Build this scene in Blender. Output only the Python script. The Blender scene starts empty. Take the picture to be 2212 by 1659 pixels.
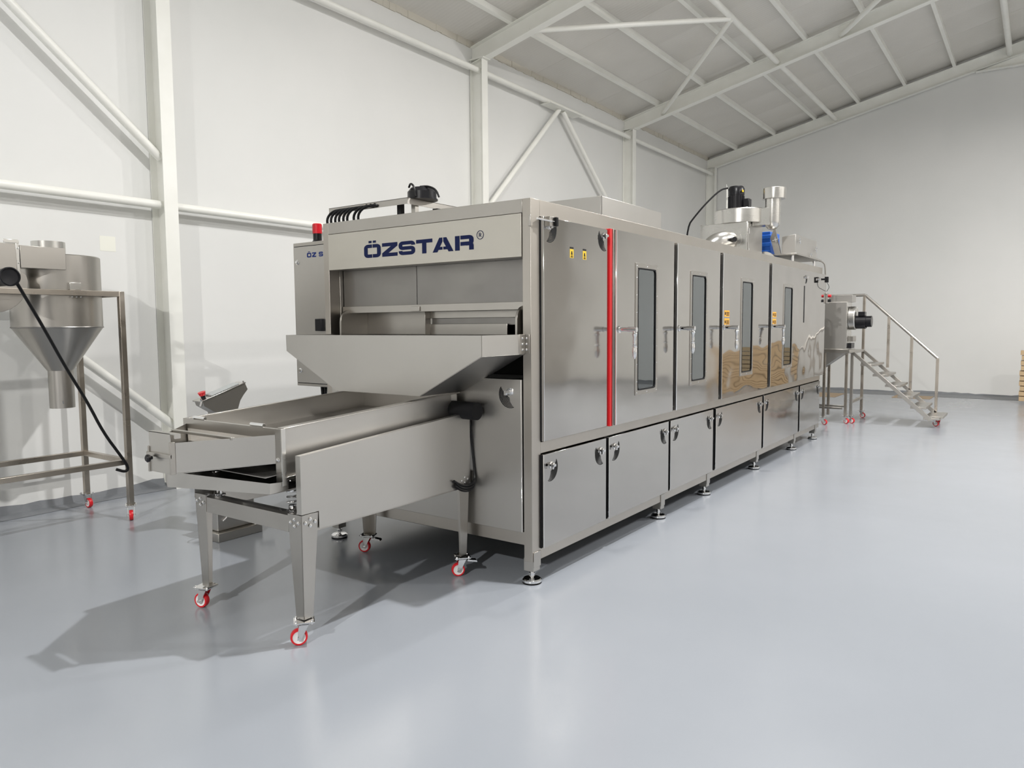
import bpy, bmesh, math, random
from mathutils import Vector, Matrix
random.seed(4)
S = bpy.context.scene
COL = S.collection
PI = math.pi

# ------------------------------------------------------------------ camera, world, lights, exposure
F_PX, YAW, PITCH, ROLL = 1604.53, 0.6189, -0.0796, -0.0073
CAM = Vector((2.3325, -3.4645, 1.5))
cy_, sy_, cp_, sp_ = math.cos(YAW), math.sin(YAW), math.cos(PITCH), math.sin(PITCH)
fw = Vector((-sy_*cp_, cy_*cp_, sp_)); r0 = Vector((cy_, sy_, 0)); u0 = r0.cross(fw)
rr = math.cos(ROLL)*r0 + math.sin(ROLL)*u0; uu = -math.sin(ROLL)*r0 + math.cos(ROLL)*u0
cam = bpy.data.cameras.new('camera'); camo = bpy.data.objects.new('camera', cam); COL.objects.link(camo)
cam.sensor_width = 36; cam.lens = F_PX/2212*36; cam.clip_end = 200
camo.matrix_world = Matrix(((rr.x, uu.x, -fw.x, CAM.x), (rr.y, uu.y, -fw.y, CAM.y), (rr.z, uu.z, -fw.z, CAM.z), (0, 0, 0, 1)))
S.camera = camo
w = bpy.data.worlds.new('World'); S.world = w; w.use_nodes = True
w.node_tree.nodes['Background'].inputs[0].default_value = (.9, .95, 1, 1)
w.node_tree.nodes['Background'].inputs[1].default_value = 0.3
S.view_settings.view_transform = 'Standard'; S.view_settings.look = 'None'
S.view_settings.exposure = 0.0; S.view_settings.gamma = 1.0; S.view_settings.use_curve_mapping = False
S.cycles.max_bounces = 10; S.cycles.diffuse_bounces = 6; S.cycles.glossy_bounces = 5
S.cycles.use_denoising = True; S.cycles.sample_clamp_indirect = 6

LAMPS = [  # x, y, z, watts, colour, disc diameter
    (1.7, -8.6, 5.6, 880, (1.0, .985, .95), .20),
    (0.9, 0.33, 6.0, 300, (1.0, .99, .98), .16),
    (0.3, 5.4, 5.95, 190, (1.0, .97, .94), .26),
    (5.6, 3.4, 5.6, 210, (1.0, .98, .95), .40),  # unseen fill lamp, added to brighten faces turned to the right
    (5.2, 7.6, 5.7, 530, (1.0, .98, .95), .40),  # unseen fill lamp, added to brighten the end wall
]
for (lx, ly, lz, P, c, D) in LAMPS:
    L = bpy.data.lights.new('lamp_light', 'AREA'); L.shape = 'DISK'; L.size = D; L.energy = P; L.color = c
    lo = bpy.data.objects.new('lamp_light', L); lo.location = (lx, ly, lz - .012); COL.objects.link(lo)

# ------------------------------------------------------------------ materials
def mat(name, col=(.8, .8, .8), rough=.5, metal=0.0, **k):
    m = bpy.data.materials.new(name); m.use_nodes = True
    b = m.node_tree.nodes['Principled BSDF']
    b.inputs['Base Color'].default_value = (*col, 1); b.inputs['Roughness'].default_value = rough; b.inputs['Metallic'].default_value = metal
    if 'emit' in k:
        b.inputs['Emission Color'].default_value = (*k['emit'], 1); b.inputs['Emission Strength'].default_value = k.get('es', 1)
    if 'spec' in k: b.inputs['Specular IOR Level'].default_value = k['spec']
    if 'coat' in k: b.inputs['Coat Weight'].default_value = k['coat']
    return m
def nn(m, t): return m.node_tree.nodes.new(t)
def lk(m, a, b): m.node_tree.links.new(a, b)
def texco(m, scale=(1, 1, 1), out='Object', rot=(0, 0, 0)):
    tc = nn(m, 'ShaderNodeTexCoord'); mp = nn(m, 'ShaderNodeMapping'); mp.inputs['Scale'].default_value = scale; mp.inputs['Rotation'].default_value = rot
    lk(m, tc.outputs[out], mp.inputs['Vector']); return mp.outputs['Vector']
def noise(m, vec, scale, detail=3, rough=.5):
    n = nn(m, 'ShaderNodeTexNoise'); n.inputs['Scale'].default_value = scale; n.inputs['Detail'].default_value = detail; n.inputs['Roughness'].default_value = rough
    lk(m, vec, n.inputs['Vector']); return n
def ramp(m, fac, stops):
    r = nn(m, 'ShaderNodeValToRGB'); e = r.color_ramp.elements
    while len(e) < len(stops): e.new(.5)
    for el, (p, c) in zip(e, stops): el.position = p; el.color = (*c, 1) if len(c) == 3 else c
    lk(m, fac, r.inputs['Fac']); return r
def bump(m, h, strength=.1, dist=.01, chain=None):
    b = nn(m, 'ShaderNodeBump'); b.inputs['Strength'].default_value = strength; b.inputs['Distance'].default_value = dist
    lk(m, h, b.inputs['Height'])
    if chain: lk(m, chain, b.inputs['Normal'])
    return b.outputs['Normal']
def bsdf(m): return m.node_tree.nodes['Principled BSDF']
def vary(m, vec, scale, c0, c1, detail=4, lo=.35, hi=.65):
    n = noise(m, vec, scale, detail); r = ramp(m, n.outputs['Fac'], [(lo, c0), (hi, c1)]); lk(m, r.outputs['Color'], bsdf(m).inputs['Base Color']); return n
def g(v): return (v, v, v)

# brushed stainless with fine grain and faint smudges
def steel(name, c0, c1, r0, r1, grain=(1, 1, 60), gs=.02, wavy=0.0):
    grain = tuple(max(.03, q/max(grain)) for q in grain)
    m = mat(name, c0, r0, 1.0); v = texco(m)
    vary(m, v, 2.3, c0, c1)
    n2 = noise(m, texco(m, (1, 1, 3)), 3.5, 2, .5)
    rp = ramp(m, n2.outputs['Fac'], [(.3, g(r0)), (.7, g(r1))]); lk(m, rp.outputs['Color'], bsdf(m).inputs['Roughness'])
    h = None
    if wavy:
        n3 = noise(m, texco(m, (1, .9, 1.5)), 2.0, 1.0, .4); h = bump(m, n3.outputs['Fac'], wavy, .05, h)
    if h: lk(m, h, bsdf(m).inputs['Normal'])
    return m
M_STEEL = steel('brushed_stainless', (.45, .43, .40), (.48, .46, .43), .29, .31)
M_RAIL = steel('brushed_stainless_rail', (.47, .44, .40), (.50, .47, .43), .33, .35, (1, 30, 1))
M_DOOR = steel('polished_door_steel', (.50, .48, .455), (.515, .495, .47), .085, .10, (40, 40, 3), .0, wavy=.13)
M_DOORW = steel('rippled_door_steel', (.46, .44, .42), (.475, .455, .435), .05, .06, wavy=.30)
M_PANEL = steel('satin_panel_steel', (.51, .495, .47), (.53, .515, .49), .37, .38, (1, 1, 60), .0)
M_SIGN = steel('satin_sign_steel', (.60, .575, .52), (.62, .595, .54), .40, .46, (2, 2, 30), .02)
M_TUBE = steel('stand_tube_steel', (.42, .38, .33), (.55, .50, .44), .25, .38)
M_ALU = steel('bright_aluminium', (.62, .61, .585), (.66, .65, .62), .24, .30)
M_CHROME = mat('polished_chrome', (.80, .80, .80), .08, 1.0)
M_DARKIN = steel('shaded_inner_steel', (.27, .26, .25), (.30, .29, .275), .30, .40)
M_BLACK = mat('black_rubber', (.010, .010, .011), .5, spec=.15)
M_BLACKP = mat('black_paint', (.010, .010, .012), .30, spec=.3)
M_CABLE = mat('black_cable', (.008, .008, .009), .38, spec=.25)
M_RED = mat('red_polyurethane', (.62, .012, .02), .35)
M_REDSEAL = mat('red_silicone_seal', (.60, .006, .010), .45)
M_WHITEP = mat('white_plastic', (.80, .78, .78), .40)
M_YEL = mat('yellow_sticker', (.85, .56, .02), .5)
M_ORA = mat('orange_sticker', (.85, .42, .03), .5)
M_NAVY = mat('navy_lettering', (.003, .009, .060), .5, spec=.2)
M_BLUEL = mat('blue_lettering', (.01, .03, .18), .5, spec=.2)
M_BLUE = mat('blue_machine_paint', (.01, .12, .55), .35)
M_FLATBLK = mat('flat_black', (.004, .004, .004), .8)  # slots, print, roof deck; also paints shade into underside and mouth
M_SCREEN = mat('grey_keypad', (.40, .42, .42), .4)
M_LENS = mat('lamp_lens', (1, 1, 1), .4, emit=(1, .98, .95), es=12)
M_LAMPB = mat('lamp_housing', (.35, .35, .36), .4, .6)
# painted steelwork
M_PAINT = mat('white_steel_paint', (.86, .86, .81), .35)
n_ = vary(M_PAINT, texco(M_PAINT), 3.0, (.84, .84, .79), (.88, .88, .835)); lk(M_PAINT, bump(M_PAINT, noise(M_PAINT, texco(M_PAINT), 60, 2).outputs['Fac'], .05, .002), bsdf(M_PAINT).inputs['Normal'])
# plaster walls
M_WALL = mat('white_plaster', (.78, .78, .76), .55)
v_ = texco(M_WALL); vary(M_WALL, v_, .6, (.72, .725, .71), (.765, .765, .75), 5)
h_ = bump(M_WALL, noise(M_WALL, v_, 1.1, 4).outputs['Fac'], .10, .05); h_ = bump(M_WALL, noise(M_WALL, v_, 45, 3).outputs['Fac'], .06, .003, h_)
lk(M_WALL, h_, bsdf(M_WALL).inputs['Normal'])
M_WALLR = mat('greige_plaster', (.60, .58, .55), .6)
M_WALLB = mat('shaded_plaster', (.36, .35, .34), .6)
M_PATCH = mat('fresh_plaster_patch', (.84, .84, .76), .6)
M_BASEP = mat('grey_base_paint', (.19, .20, .215), .5)
lk(M_BASEP, bump(M_BASEP, noise(M_BASEP, texco(M_BASEP), 9, 4).outputs['Fac'], .35, .02), bsdf(M_BASEP).inputs['Normal'])
# epoxy floor
M_FLOOR = mat('grey_epoxy_floor', (.5, .52, .55), .2)
v_ = texco(M_FLOOR); vary(M_FLOOR, v_, .45, (.272, .292, .322), (.294, .314, .346), 4)
rp_ = ramp(M_FLOOR, noise(M_FLOOR, v_, 1.2, 5).outputs['Fac'], [(.3, g(.17)), (.7, g(.25))]); lk(M_FLOOR, rp_.outputs['Color'], bsdf(M_FLOOR).inputs['Roughness'])
h_ = bump(M_FLOOR, noise(M_FLOOR, v_, 2.2, 2).outputs['Fac'], .06, .03); h_ = bump(M_FLOOR, noise(M_FLOOR, v_, 90, 2).outputs['Fac'], .10, .001, h_)
lk(M_FLOOR, h_, bsdf(M_FLOOR).inputs['Normal'])
# roof sheet: fine ribs running up the slope
M_ROOF = mat('ribbed_roof_sheet', (.50, .48, .45), .18)
v_ = texco(M_ROOF); vary(M_ROOF, v_, .7, (.66, .64, .60), (.72, .70, .66))
wv = nn(M_ROOF, 'ShaderNodeTexWave'); wv.wave_type = 'BANDS'; wv.bands_direction = 'Y'; wv.inputs['Scale'].default_value = 5.0; wv.inputs['Distortion'].default_value = .3
lk(M_ROOF, v_, wv.inputs['Vector'])
h_ = bump(M_ROOF, wv.outputs['Fac'], .35, .004); h_ = bump(M_ROOF, noise(M_ROOF, v_, 1.5, 3).outputs['Fac'], .2, .04, h_)
lk(M_ROOF, h_, bsdf(M_ROOF).inputs['Normal'])
# wood
M_WOOD = mat('pine_board', (.52, .33, .14), .6)
v_ = texco(M_WOOD, (1.2, 6, 14), 'Generated'); n_ = noise(M_WOOD, v_, 3, 5, .6)
lk(M_WOOD, ramp(M_WOOD, n_.outputs['Fac'], [(.3, (.38, .27, .15)), (.7, (.58, .43, .26))]).outputs['Color'], bsdf(M_WOOD).inputs['Base Color'])
M_CARD = mat('brown_cardboard', (.36, .27, .18), .8)
# belt mesh
M_MESH = mat('woven_belt_mesh', (.20, .19, .18), .35, .9)
wv = nn(M_MESH, 'ShaderNodeTexWave'); wv.inputs['Scale'].default_value = 40; lk(M_MESH, texco(M_MESH), wv.inputs['Vector'])
lk(M_MESH, bump(M_MESH, wv.outputs['Fac'], .6, .004), bsdf(M_MESH).inputs['Normal'])
# perforated screen
M_PERF = mat('perforated_screen', (.2, .2, .2), .4, .9)
vo = nn(M_PERF, 'ShaderNodeTexVoronoi'); vo.inputs['Scale'].default_value = 120; vo.inputs['Randomness'].default_value = 0; lk(M_PERF, texco(M_PERF), vo.inputs['Vector'])
lk(M_PERF, ramp(M_PERF, vo.outputs['Distance'], [(.28, (.01, .01, .01)), (.36, (.35, .34, .33))]).outputs['Color'], bsdf(M_PERF).inputs['Base Color'])
# window glass: reflects the hall, shows a dim interior
M_GLASS = bpy.data.materials.new('oven_glass'); M_GLASS.use_nodes = True
nt = M_GLASS.node_tree; nt.nodes.clear()
o_ = nt.nodes.new('ShaderNodeOutputMaterial'); mx = nt.nodes.new('ShaderNodeMixShader'); tr = nt.nodes.new('ShaderNodeBsdfTransparent'); gl = nt.nodes.new('ShaderNodeBsdfGlossy'); fr = nt.nodes.new('ShaderNodeFresnel')
tr.inputs[0].default_value = (.62, .70, .72, 1); gl.inputs['Roughness'].default_value = .02; gl.inputs[0].default_value = (.9, .95, .97, 1); fr.inputs[0].default_value = 3.2
nt.links.new(fr.outputs[0], mx.inputs[0]); nt.links.new(tr.outputs[0], mx.inputs[1]); nt.links.new(gl.outputs[0], mx.inputs[2]); nt.links.new(mx.outputs[0], o_.inputs[0])

# ------------------------------------------------------------------ geometry helpers
WORLD = {}          # object name -> world origin (no root is rotated while it is being built)
def wloc(o): return WORLD.get(o.name, Vector((0, 0, 0))) if o else Vector((0, 0, 0))
class MB:
    def __init__(s): s.v = []; s.f = []
    def add(s, vs, fs):
        n = len(s.v); s.v += [tuple(q) for q in vs]; s.f += [tuple(i+n for i in f) for f in fs]; return s
    def box(s, x0, x1, y0, y1, z0, z1):
        if x1 < x0: x0, x1 = x1, x0
        if y1 < y0: y0, y1 = y1, y0
        if z1 < z0: z0, z1 = z1, z0
        return s.add([(x0, y0, z0), (x1, y0, z0), (x1, y1, z0), (x0, y1, z0), (x0, y0, z1), (x1, y0, z1), (x1, y1, z1), (x0, y1, z1)],
                     [(3, 2, 1, 0), (4, 5, 6, 7), (0, 1, 5, 4), (1, 2, 6, 5), (2, 3, 7, 6), (3, 0, 4, 7)])
    def hexa(s, lo, hi):   # two quads (4 points each, counter-clockwise seen from hi)
        return s.add(list(lo)+list(hi), [(3, 2, 1, 0), (4, 5, 6, 7), (0, 1, 5, 4), (1, 2, 6, 5), (2, 3, 7, 6), (3, 0, 4, 7)])
    def prism(s, poly, axis, a, b):
        n = len(poly)
        def P(p, t): return {'x': (t, p[0], p[1]), 'y': (p[0], t, p[1]), 'z': (p[0], p[1], t)}[axis]
        return s.add([P(p, a) for p in poly]+[P(p, b) for p in poly],
                     [tuple(range(n))[::-1], tuple(range(n, 2*n))]+[(i, (i+1) % n, (i+1) % n+n, i+n) for i in range(n)])
    def sheet(s, quad, t):  # a plate: quad points, thickness vector along its normal
        q = [Vector(p) for p in quad]; n = (q[1]-q[0]).cross(q[2]-q[0]).normalized()*t
        return s.hexa(q, [p+n for p in q])
    def cyl(s, p0, p1, r0, r1=None, seg=16, cap=True):
        r1 = r0 if r1 is None else r1
        p0 = Vector(p0); p1 = Vector(p1); d = (p1-p0).normalized(); a = d.orthogonal().normalized(); b = d.cross(a)
        vs = []
        for p, r in ((p0, r0), (p1, r1)):
            for i in range(seg): t = 2*PI*i/seg; vs.append(p+a*math.cos(t)*r+b*math.sin(t)*r)
        fs = [(i, (i+1) % seg, (i+1) % seg+seg, i+seg) for i in range(seg)]
        if cap: fs += [tuple(range(seg))[::-1], tuple(range(seg, 2*seg))]
        return s.add(vs, fs)
    def lathe(s, c, prof, seg=20, axis='z', cap=True):
        vs = []; n = len(prof); c = Vector(c)
        for i in range(seg):
            t = 2*PI*i/seg
            for r, h in prof:
                a, b = r*math.cos(t), r*math.sin(t)
                vs.append(c+Vector({'z': (a, b, h), 'x': (h, a, b), 'y': (b, h, a)}[axis]))
        fs = [(i*n+j, ((i+1) % seg)*n+j, ((i+1) % seg)*n+j+1, i*n+j+1) for i in range(seg) for j in range(n-1)]
        if cap:
            if prof[0][0] > 1e-6: fs.append(tuple(i*n for i in range(seg))[::-1])
            if prof[-1][0] > 1e-6: fs.append(tuple(i*n+n-1 for i in range(seg)))
        return s.add(vs, fs)
    def tube(s, pts, r, seg=10, smooth=0):
        P = [Vector(p) for p in pts]
        for _ in range(smooth):
            Q = [P[0]]
            for a, b in zip(P, P[1:]): Q += [a*.75+b*.25, a*.25+b*.75]
            P = Q+[P[-1]]
        vs = []; up = None
        for i, p in enumerate(P):
            d = (P[min(i+1, len(P)-1)]-P[max(i-1, 0)]).normalized()
            if up is None: up = d.orthogonal().normalized()
            up = (up-d*up.dot(d)).normalized(); b = d.cross(up)
            for k in range(seg): t = 2*PI*k/seg; vs.append(p+up*math.cos(t)*r+b*math.sin(t)*r)
        n = len(P); fs = [(i*seg+k, i*seg+(k+1) % seg, (i+1)*seg+(k+1) % seg, (i+1)*seg+k) for i in range(n-1) for k in range(seg)]
        fs += [tuple(range(seg))[::-1], tuple(range((n-1)*seg, n*seg))]
        return s.add(vs, fs)
    def ring(s, c, axis, w, h, rc, band, d0, d1, seg=5):  # rounded-rectangle frame in a plane, from d0 to d1 along axis
        def path(w, h, r):
            out = []
            for (sx, sz, a0) in ((1, 1, 0), (-1, 1, PI/2), (-1, -1, PI), (1, -1, 1.5*PI)):
                for k in range(seg+1):
                    a = a0+PI/2*k/seg; out.append((sx*(w/2-r)+r*math.cos(a), sz*(h/2-r)+r*math.sin(a)))
            return out
        o = path(w, h, rc); i = path(w-2*band, h-2*band, max(rc-band, .001)); n = len(o)
        def P(p, t): return {'x': (t, c[0]+p[0], c[1]+p[1]), 'y': (c[0]+p[0], t, c[1]+p[1]), 'z': (c[0]+p[0], c[1]+p[1], t)}[axis]
        vs = [P(p, d0) for p in o]+[P(p, d1) for p in o]+[P(p, d0) for p in i]+[P(p, d1) for p in i]
        fs = []
        for k in range(n):
            l = (k+1) % n
            fs += [(k, l, l+n, k+n), (k+n, l+n, l+3*n, k+3*n), (l+2*n, k+2*n, k+3*n, l+3*n), (l, k, k+2*n, l+2*n)]
        return s.add(vs, fs)
    def stroke(s, pts, w, y0, y1, O, sx, sz, closed=False):  # flat letter stroke in an x-z plane
        P = [Vector((p[0], p[1])) for p in pts]; n = len(P); L = []; R = []
        for i, p in enumerate(P):
            a = P[(i-1) % n] if (closed or i) else p; b = P[(i+1) % n] if (closed or i < n-1) else p
            d = (b-a).normalized(); q = Vector((-d.y, d.x))*w/2; L.append(p+q); R.append(p-q)
        for i in range(n if closed else n-1):
            j = (i+1) % n
            q = [R[i], R[j], L[j], L[i]]
            s.prism([(O[0]+a.x*sx, O[1]+a.y*sz) for a in q], 'y', y0, y1)
        return s
    def mesh(s, name, off=Vector((0, 0, 0))):
        me = bpy.data.meshes.new(name); me.from_pydata([(Vector(q)-off) for q in s.v], [], s.f)
        bm = bmesh.new(); bm.from_mesh(me); bmesh.ops.recalc_face_normals(bm, faces=bm.faces); bm.to_mesh(me); bm.free()
        me.polygons.foreach_set('use_smooth', [True]*len(me.polygons)); me.set_sharp_from_angle(angle=math.radians(32)); me.update()
        return me
    def build(s, name, m, parent=None, bev=0.0, loc=None):
        off = Vector(loc) if (loc is not None and parent is None) else wloc(parent)
        me = s.mesh(name, off); me.materials.append(m)
        o = bpy.data.objects.new(name, me); COL.objects.link(o)
        if parent: o.parent = parent
        elif loc is not None: o.location = off
        WORLD[o.name] = off
        if bev:
            b = o.modifiers.new('bevel', 'BEVEL'); b.width = bev; b.segments = 2; b.limit_method = 'ANGLE'; b.angle_limit = math.radians(40)
        return o
def tag(o, label=None, cat=None, group=None, kind=None):
    if label: o['label'] = label
    if cat: o['category'] = cat
    if group: o['group'] = group
    if kind: o['kind'] = kind
    return o
def root(name, loc, label, cat, group=None):
    e = bpy.data.objects.new(name, None); e.empty_display_size = .1; e.location = loc; COL.objects.link(e); WORLD[e.name] = Vector(loc)
    return tag(e, label, cat, group)
def inst(name, me, parent, loc, rot=(0, 0, 0), scale=(1, 1, 1)):   # shared mesh, world position given
    o = bpy.data.objects.new(name, me); COL.objects.link(o); o.parent = parent; o.location = Vector(loc)-wloc(parent); o.rotation_euler = rot; o.scale = scale
    WORLD[o.name] = Vector(loc); return o
ORD = ['first', 'second', 'third', 'fourth', 'fifth', 'sixth', 'seventh', 'eighth', 'ninth', 'tenth', 'eleventh', 'twelfth']

# ------------------------------------------------------------------ shared small hardware meshes
def shared(mb, name, m): me = mb.mesh(name); me.materials.append(m); return me
# caster, origin on the floor under the stem axis
CH = .118
b = MB(); b.box(-.048, .048, -.04, .04, CH-.006, CH); b.cyl((0, 0, .100), (0, 0, CH-.004), .022, seg=14)
b.prism([(-.022, .104), (.024, .104), (.034, .030), (.016, .030)], 'y', -.024, -.021); b.prism([(-.022, .104), (.024, .104), (.034, .030), (.016, .030)], 'y', .021, .024)
b.box(-.022, .024, -.024, .024, .100, .104); b.cyl((.025, -.032, .040), (.025, .032, .040), .007, seg=8)
for sx in (-1, 1):
    for sy in (-1, 1): b.cyl((sx*.036, sy*.03, CH-.012), (sx*.036, sy*.03, CH+.008), .006, seg=8)
ME_CBR = shared(b, 'caster_bracket', M_CHROME)
b = MB(); b.lathe((.025, 0, .040), [(.030, -.014), (.038, -.014), (.040, -.009), (.040, .009), (.038, .014), (.030, .014)], 24, 'y', cap=False); ME_CWH = shared(b, 'tyre', M_RED)
b = MB(); b.lathe((.025, 0, .040), [(.008, -.010), (.020, -.009), (.031, -.0135), (.031, .0135), (.020, .009), (.008, .010)], 24, 'y'); ME_CHB = shared(b, 'wheel_centre', M_WHITEP)
b = MB(); b.prism([(-.03, .100), (-.085, .092), (-.09, .082), (-.03, .090)], 'y', -.02, .02); ME_CBK = shared(b, 'brake_pedal', M_CHROME)
def caster(parent, x, y, rz, z=0.0, brake=False, s=1.0):
    c = inst('caster', ME_CBR, parent, (x, y, z), (0, 0, rz), (s, s, s))
    for nm, me in (('tyre', ME_CWH), ('wheel_centre', ME_CHB))+((('brake_pedal', ME_CBK),) if brake else ()):
        o = bpy.data.objects.new(nm, me); COL.objects.link(o); o.parent = c
    return c
b = MB(); b.lathe((0, 0, 0), [(.0085, 0), (.0085, .002), (.0065, .0025), (.0065, .006), (.003, .008)], 10, 'z'); ME_BOLT = shared(b, 'bolt', M_CHROME)
RX = {'x': (0, PI/2, 0), '-x': (0, -PI/2, 0), 'y': (-PI/2, 0, 0), '-y': (PI/2, 0, 0), 'z': (0, 0, 0)}
def bolt(parent, p, d, s=1.0): return inst('bolt', ME_BOLT, parent, p, RX[d], (s, s, s))
# quarter-turn latch, facing +x at the origin
b = MB(); b.lathe((0, 0, 0), [(.022, 0), (.022, .006), (.014, .009), (.014, .022), (.010, .024)], 16, 'x'); b.box(.018, .030, -.026, .012, -.007, .007); b.box(.018, .030, -.026, -.012, -.020, .007)
ME_LATCH = shared(b, 'latch', M_CHROME)
def vent_mesh(sgn):   # concentric slots below a latch, in the y-z plane facing +x
    m = MB()
    for k in range(8):
        r = .021+.0078*k
        span = .62+.055*k; a0 = -38+72*span; a1 = -38-72*span
        n = 12
        for i in range(n):
            if i == n//2 and k > 1: pass
            t0 = math.radians(a0+(a1-a0)*i/n); t1 = math.radians(a0+(a1-a0)*(i+1)/n-(3 if i in (3, 8) else 0))
            q = [(sgn*(r-.0025)*math.cos(t0), (r-.0025)*math.sin(t0)), (sgn*(r+.0025)*math.cos(t0), (r+.0025)*math.sin(t0)),
                 (sgn*(r+.0025)*math.cos(t1), (r+.0025)*math.sin(t1)), (sgn*(r-.0025)*math.cos(t1), (r-.0025)*math.sin(t1))]
            m.prism(q, 'x', -.001, .0008)
    return m
ME_VR = shared(vent_mesh(1), 'vent_slots', M_FLATBLK); ME_VL = shared(vent_mesh(-1), 'vent_slots', M_FLATBLK)
# lever handle sticking out of a door along +x with a hanging turned grip
b = MB(); b.cyl((0, 0, 0), (.062, 0, 0), .0145, seg=14); b.cyl((.060, 0, 0), (.066, 0, 0), .012, seg=14); b.cyl((.064, 0, 0), (.128, 0, 0), .017, seg=14); b.lathe((0, 0, 0), [(.024, 0), (.024, .006), (.013, .010)], 14, 'x')
b.lathe((.112, 0, 0), [(.013, -.008), (.013, -.022), (.018, -.030), (.012, -.050), (.013, -.085), (.0115, -.100), (.0175, -.106), (.0125, -.113), (.0175, -.140), (.0135, -.175), (.004, -.192)], 12)
ME_LEVER = shared(b, 'lever_handle', M_CHROME)
# machine foot, origin on the floor
b = MB(); b.lathe((0, 0, 0), [(.054, .006), (.057, .010), (.057, .022), (.050, .028), (.020, .032), (.012, .034)], 24); b.cyl((0, 0, .03), (0, 0, .085), .011, seg=12); b.cyl((0, 0, .045), (0, 0, .060), .018, seg=6)
ME_FOOT = shared(b, 'levelling_foot', M_CHROME)
b = MB(); b.cyl((0, 0, 0), (0, 0, .007), .056, seg=24); ME_FPAD = shared(b, 'rubber_pad', M_BLACK)
# rivet strip dot
b = MB(); b.lathe((0, 0, 0), [(.0055, 0), (.0045, .003), (.001, .004)], 8, 'x'); ME_RIV = shared(b, 'rivet', M_CHROME)

# ------------------------------------------------------------------ lettering
def arc(cx, cz, r, a0, a1, n=5): return [(cx+r*math.cos(math.radians(a0+(a1-a0)*i/n)), cz+r*math.sin(math.radians(a0+(a1-a0)*i/n))) for i in range(n+1)]
def letter(ch, m, parent, x0, x1, z0, z1, y, W):
    # unit design box 0..W x 0..1, stroke .26
    t = .26; h = t/2; sx = (x1-x0)/W; sz = z1-z0; O = (x0, z0); b = MB(); ya, yb = y, y-.0015
    def st(p, w=t): b.stroke(p, w, ya, yb, O, sx, sz)
    def pg(p): b.prism([(O[0]+a*sx, O[1]+c*sz) for a, c in p], 'y', ya, yb)
    r = .16
    if ch == 'Ö':
        c = W/2
        st([(c-.025, 1-h)]+arc(h+r, 1-h-r, r, 90, 180)+arc(h+r, h+r, r, 180, 270)+[(c-.025, h)])
        st([(c+.025, 1-h)]+arc(W-h-r, 1-h-r, r, 90, 0)+arc(W-h-r, h+r, r, 0, -90)+[(c+.025, h)])
        pg([(c-.26, 1.10), (c-.05, 1.10), (c-.05, 1.27), (c-.26, 1.27)]); pg([(c+.05, 1.10), (c+.26, 1.10), (c+.26, 1.27), (c+.05, 1.27)])
    elif ch == 'Z':
        pg([(0, 1-t), (W, 1-t), (W, 1), (0, 1)]); pg([(0, 0), (W, 0), (W, t), (0, t)]); pg([(0, t), (W*.42, t), (W, 1-t), (W*.58, 1-t)])
    elif ch == 'S':
        q = .14
        st([(W-h, .69)]+arc(W-h-q, .73, q, 0, 90)+arc(h+q, .73, q, 90, 180)+arc(h+q, .64, q, 180, 270)+arc(W-h-q, .36, q, 90, 0)+arc(W-h-q, .27, q, 0, -90)+arc(h+q, .27, q, 270, 180)+[(h, .31)], .25)
    elif ch == 'T':
        pg([(0, 1-t), (W, 1-t), (W, 1), (0, 1)]); c = W/2; pg([(c-t*.52, 0), (c+t*.52, 0), (c+t*.52, 1-t), (c-t*.52, 1-t)])
    elif ch == 'A':
        c = W/2
        pg([(0, 0), (t*1.15, 0), (c-.03, .72), (c-.03, 1), (c-.22, 1)]); pg([(W, 0), (W-t*1.15, 0), (c+.03, .72), (c+.03, 1), (c+.22, 1)])
        ya -= .0002; yb -= .0002; pg([(c-.36, .16), (c-.03, .16), (c-.03, .36), (c-.24, .36)]); pg([(c+.36, .16), (c+.03, .16), (c+.03, .36), (c+.24, .36)])
    elif ch == 'R':
        pg([(0, 0), (t*1.05, 0), (t*1.05, 1), (0, 1)])
        a = t*1.05+.05
        q = .14
        st([(a, .87)]+arc(W-h-q, .73, q, 90, 0)+arc(W-h-q, .58, q, 0, -90)+[(a, .44)])
        b.stroke([(W-.44, .43)]+arc(W-h-q, .29, q, 90, 0)+[(W-h, 0)], t, ya, yb-.0002, O, sx, sz)
    return b.build('letter', m, parent)
def registered(m, parent, cx, cz, y, r):
    b = MB(); n = 24
    for i in range(n):
        a, c = 2*PI*i/n, 2*PI*(i+1)/n
        b.prism([(cx+q*math.cos(t), cz+q*math.sin(t)) for q, t in ((r, a), (r, c), (r*.86, c), (r*.86, a))], 'y', y, y-.0015)
    s = r*.9; x0, z0 = cx-s*.32, cz-s*.5
    b.stroke([(0, 0), (0, 1)], .16, y, y-.0015, (x0, z0), s, s); b.stroke([(0, .93), (.4, .93), (.55, .80), (.55, .62), (.4, .5), (0, .5)], .16, y, y-.0015, (x0, z0), s, s); b.stroke([(.3, .5), (.62, 0)], .17, y, y-.0015, (x0, z0), s, s)
    return b.build('letter', m, parent)

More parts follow.
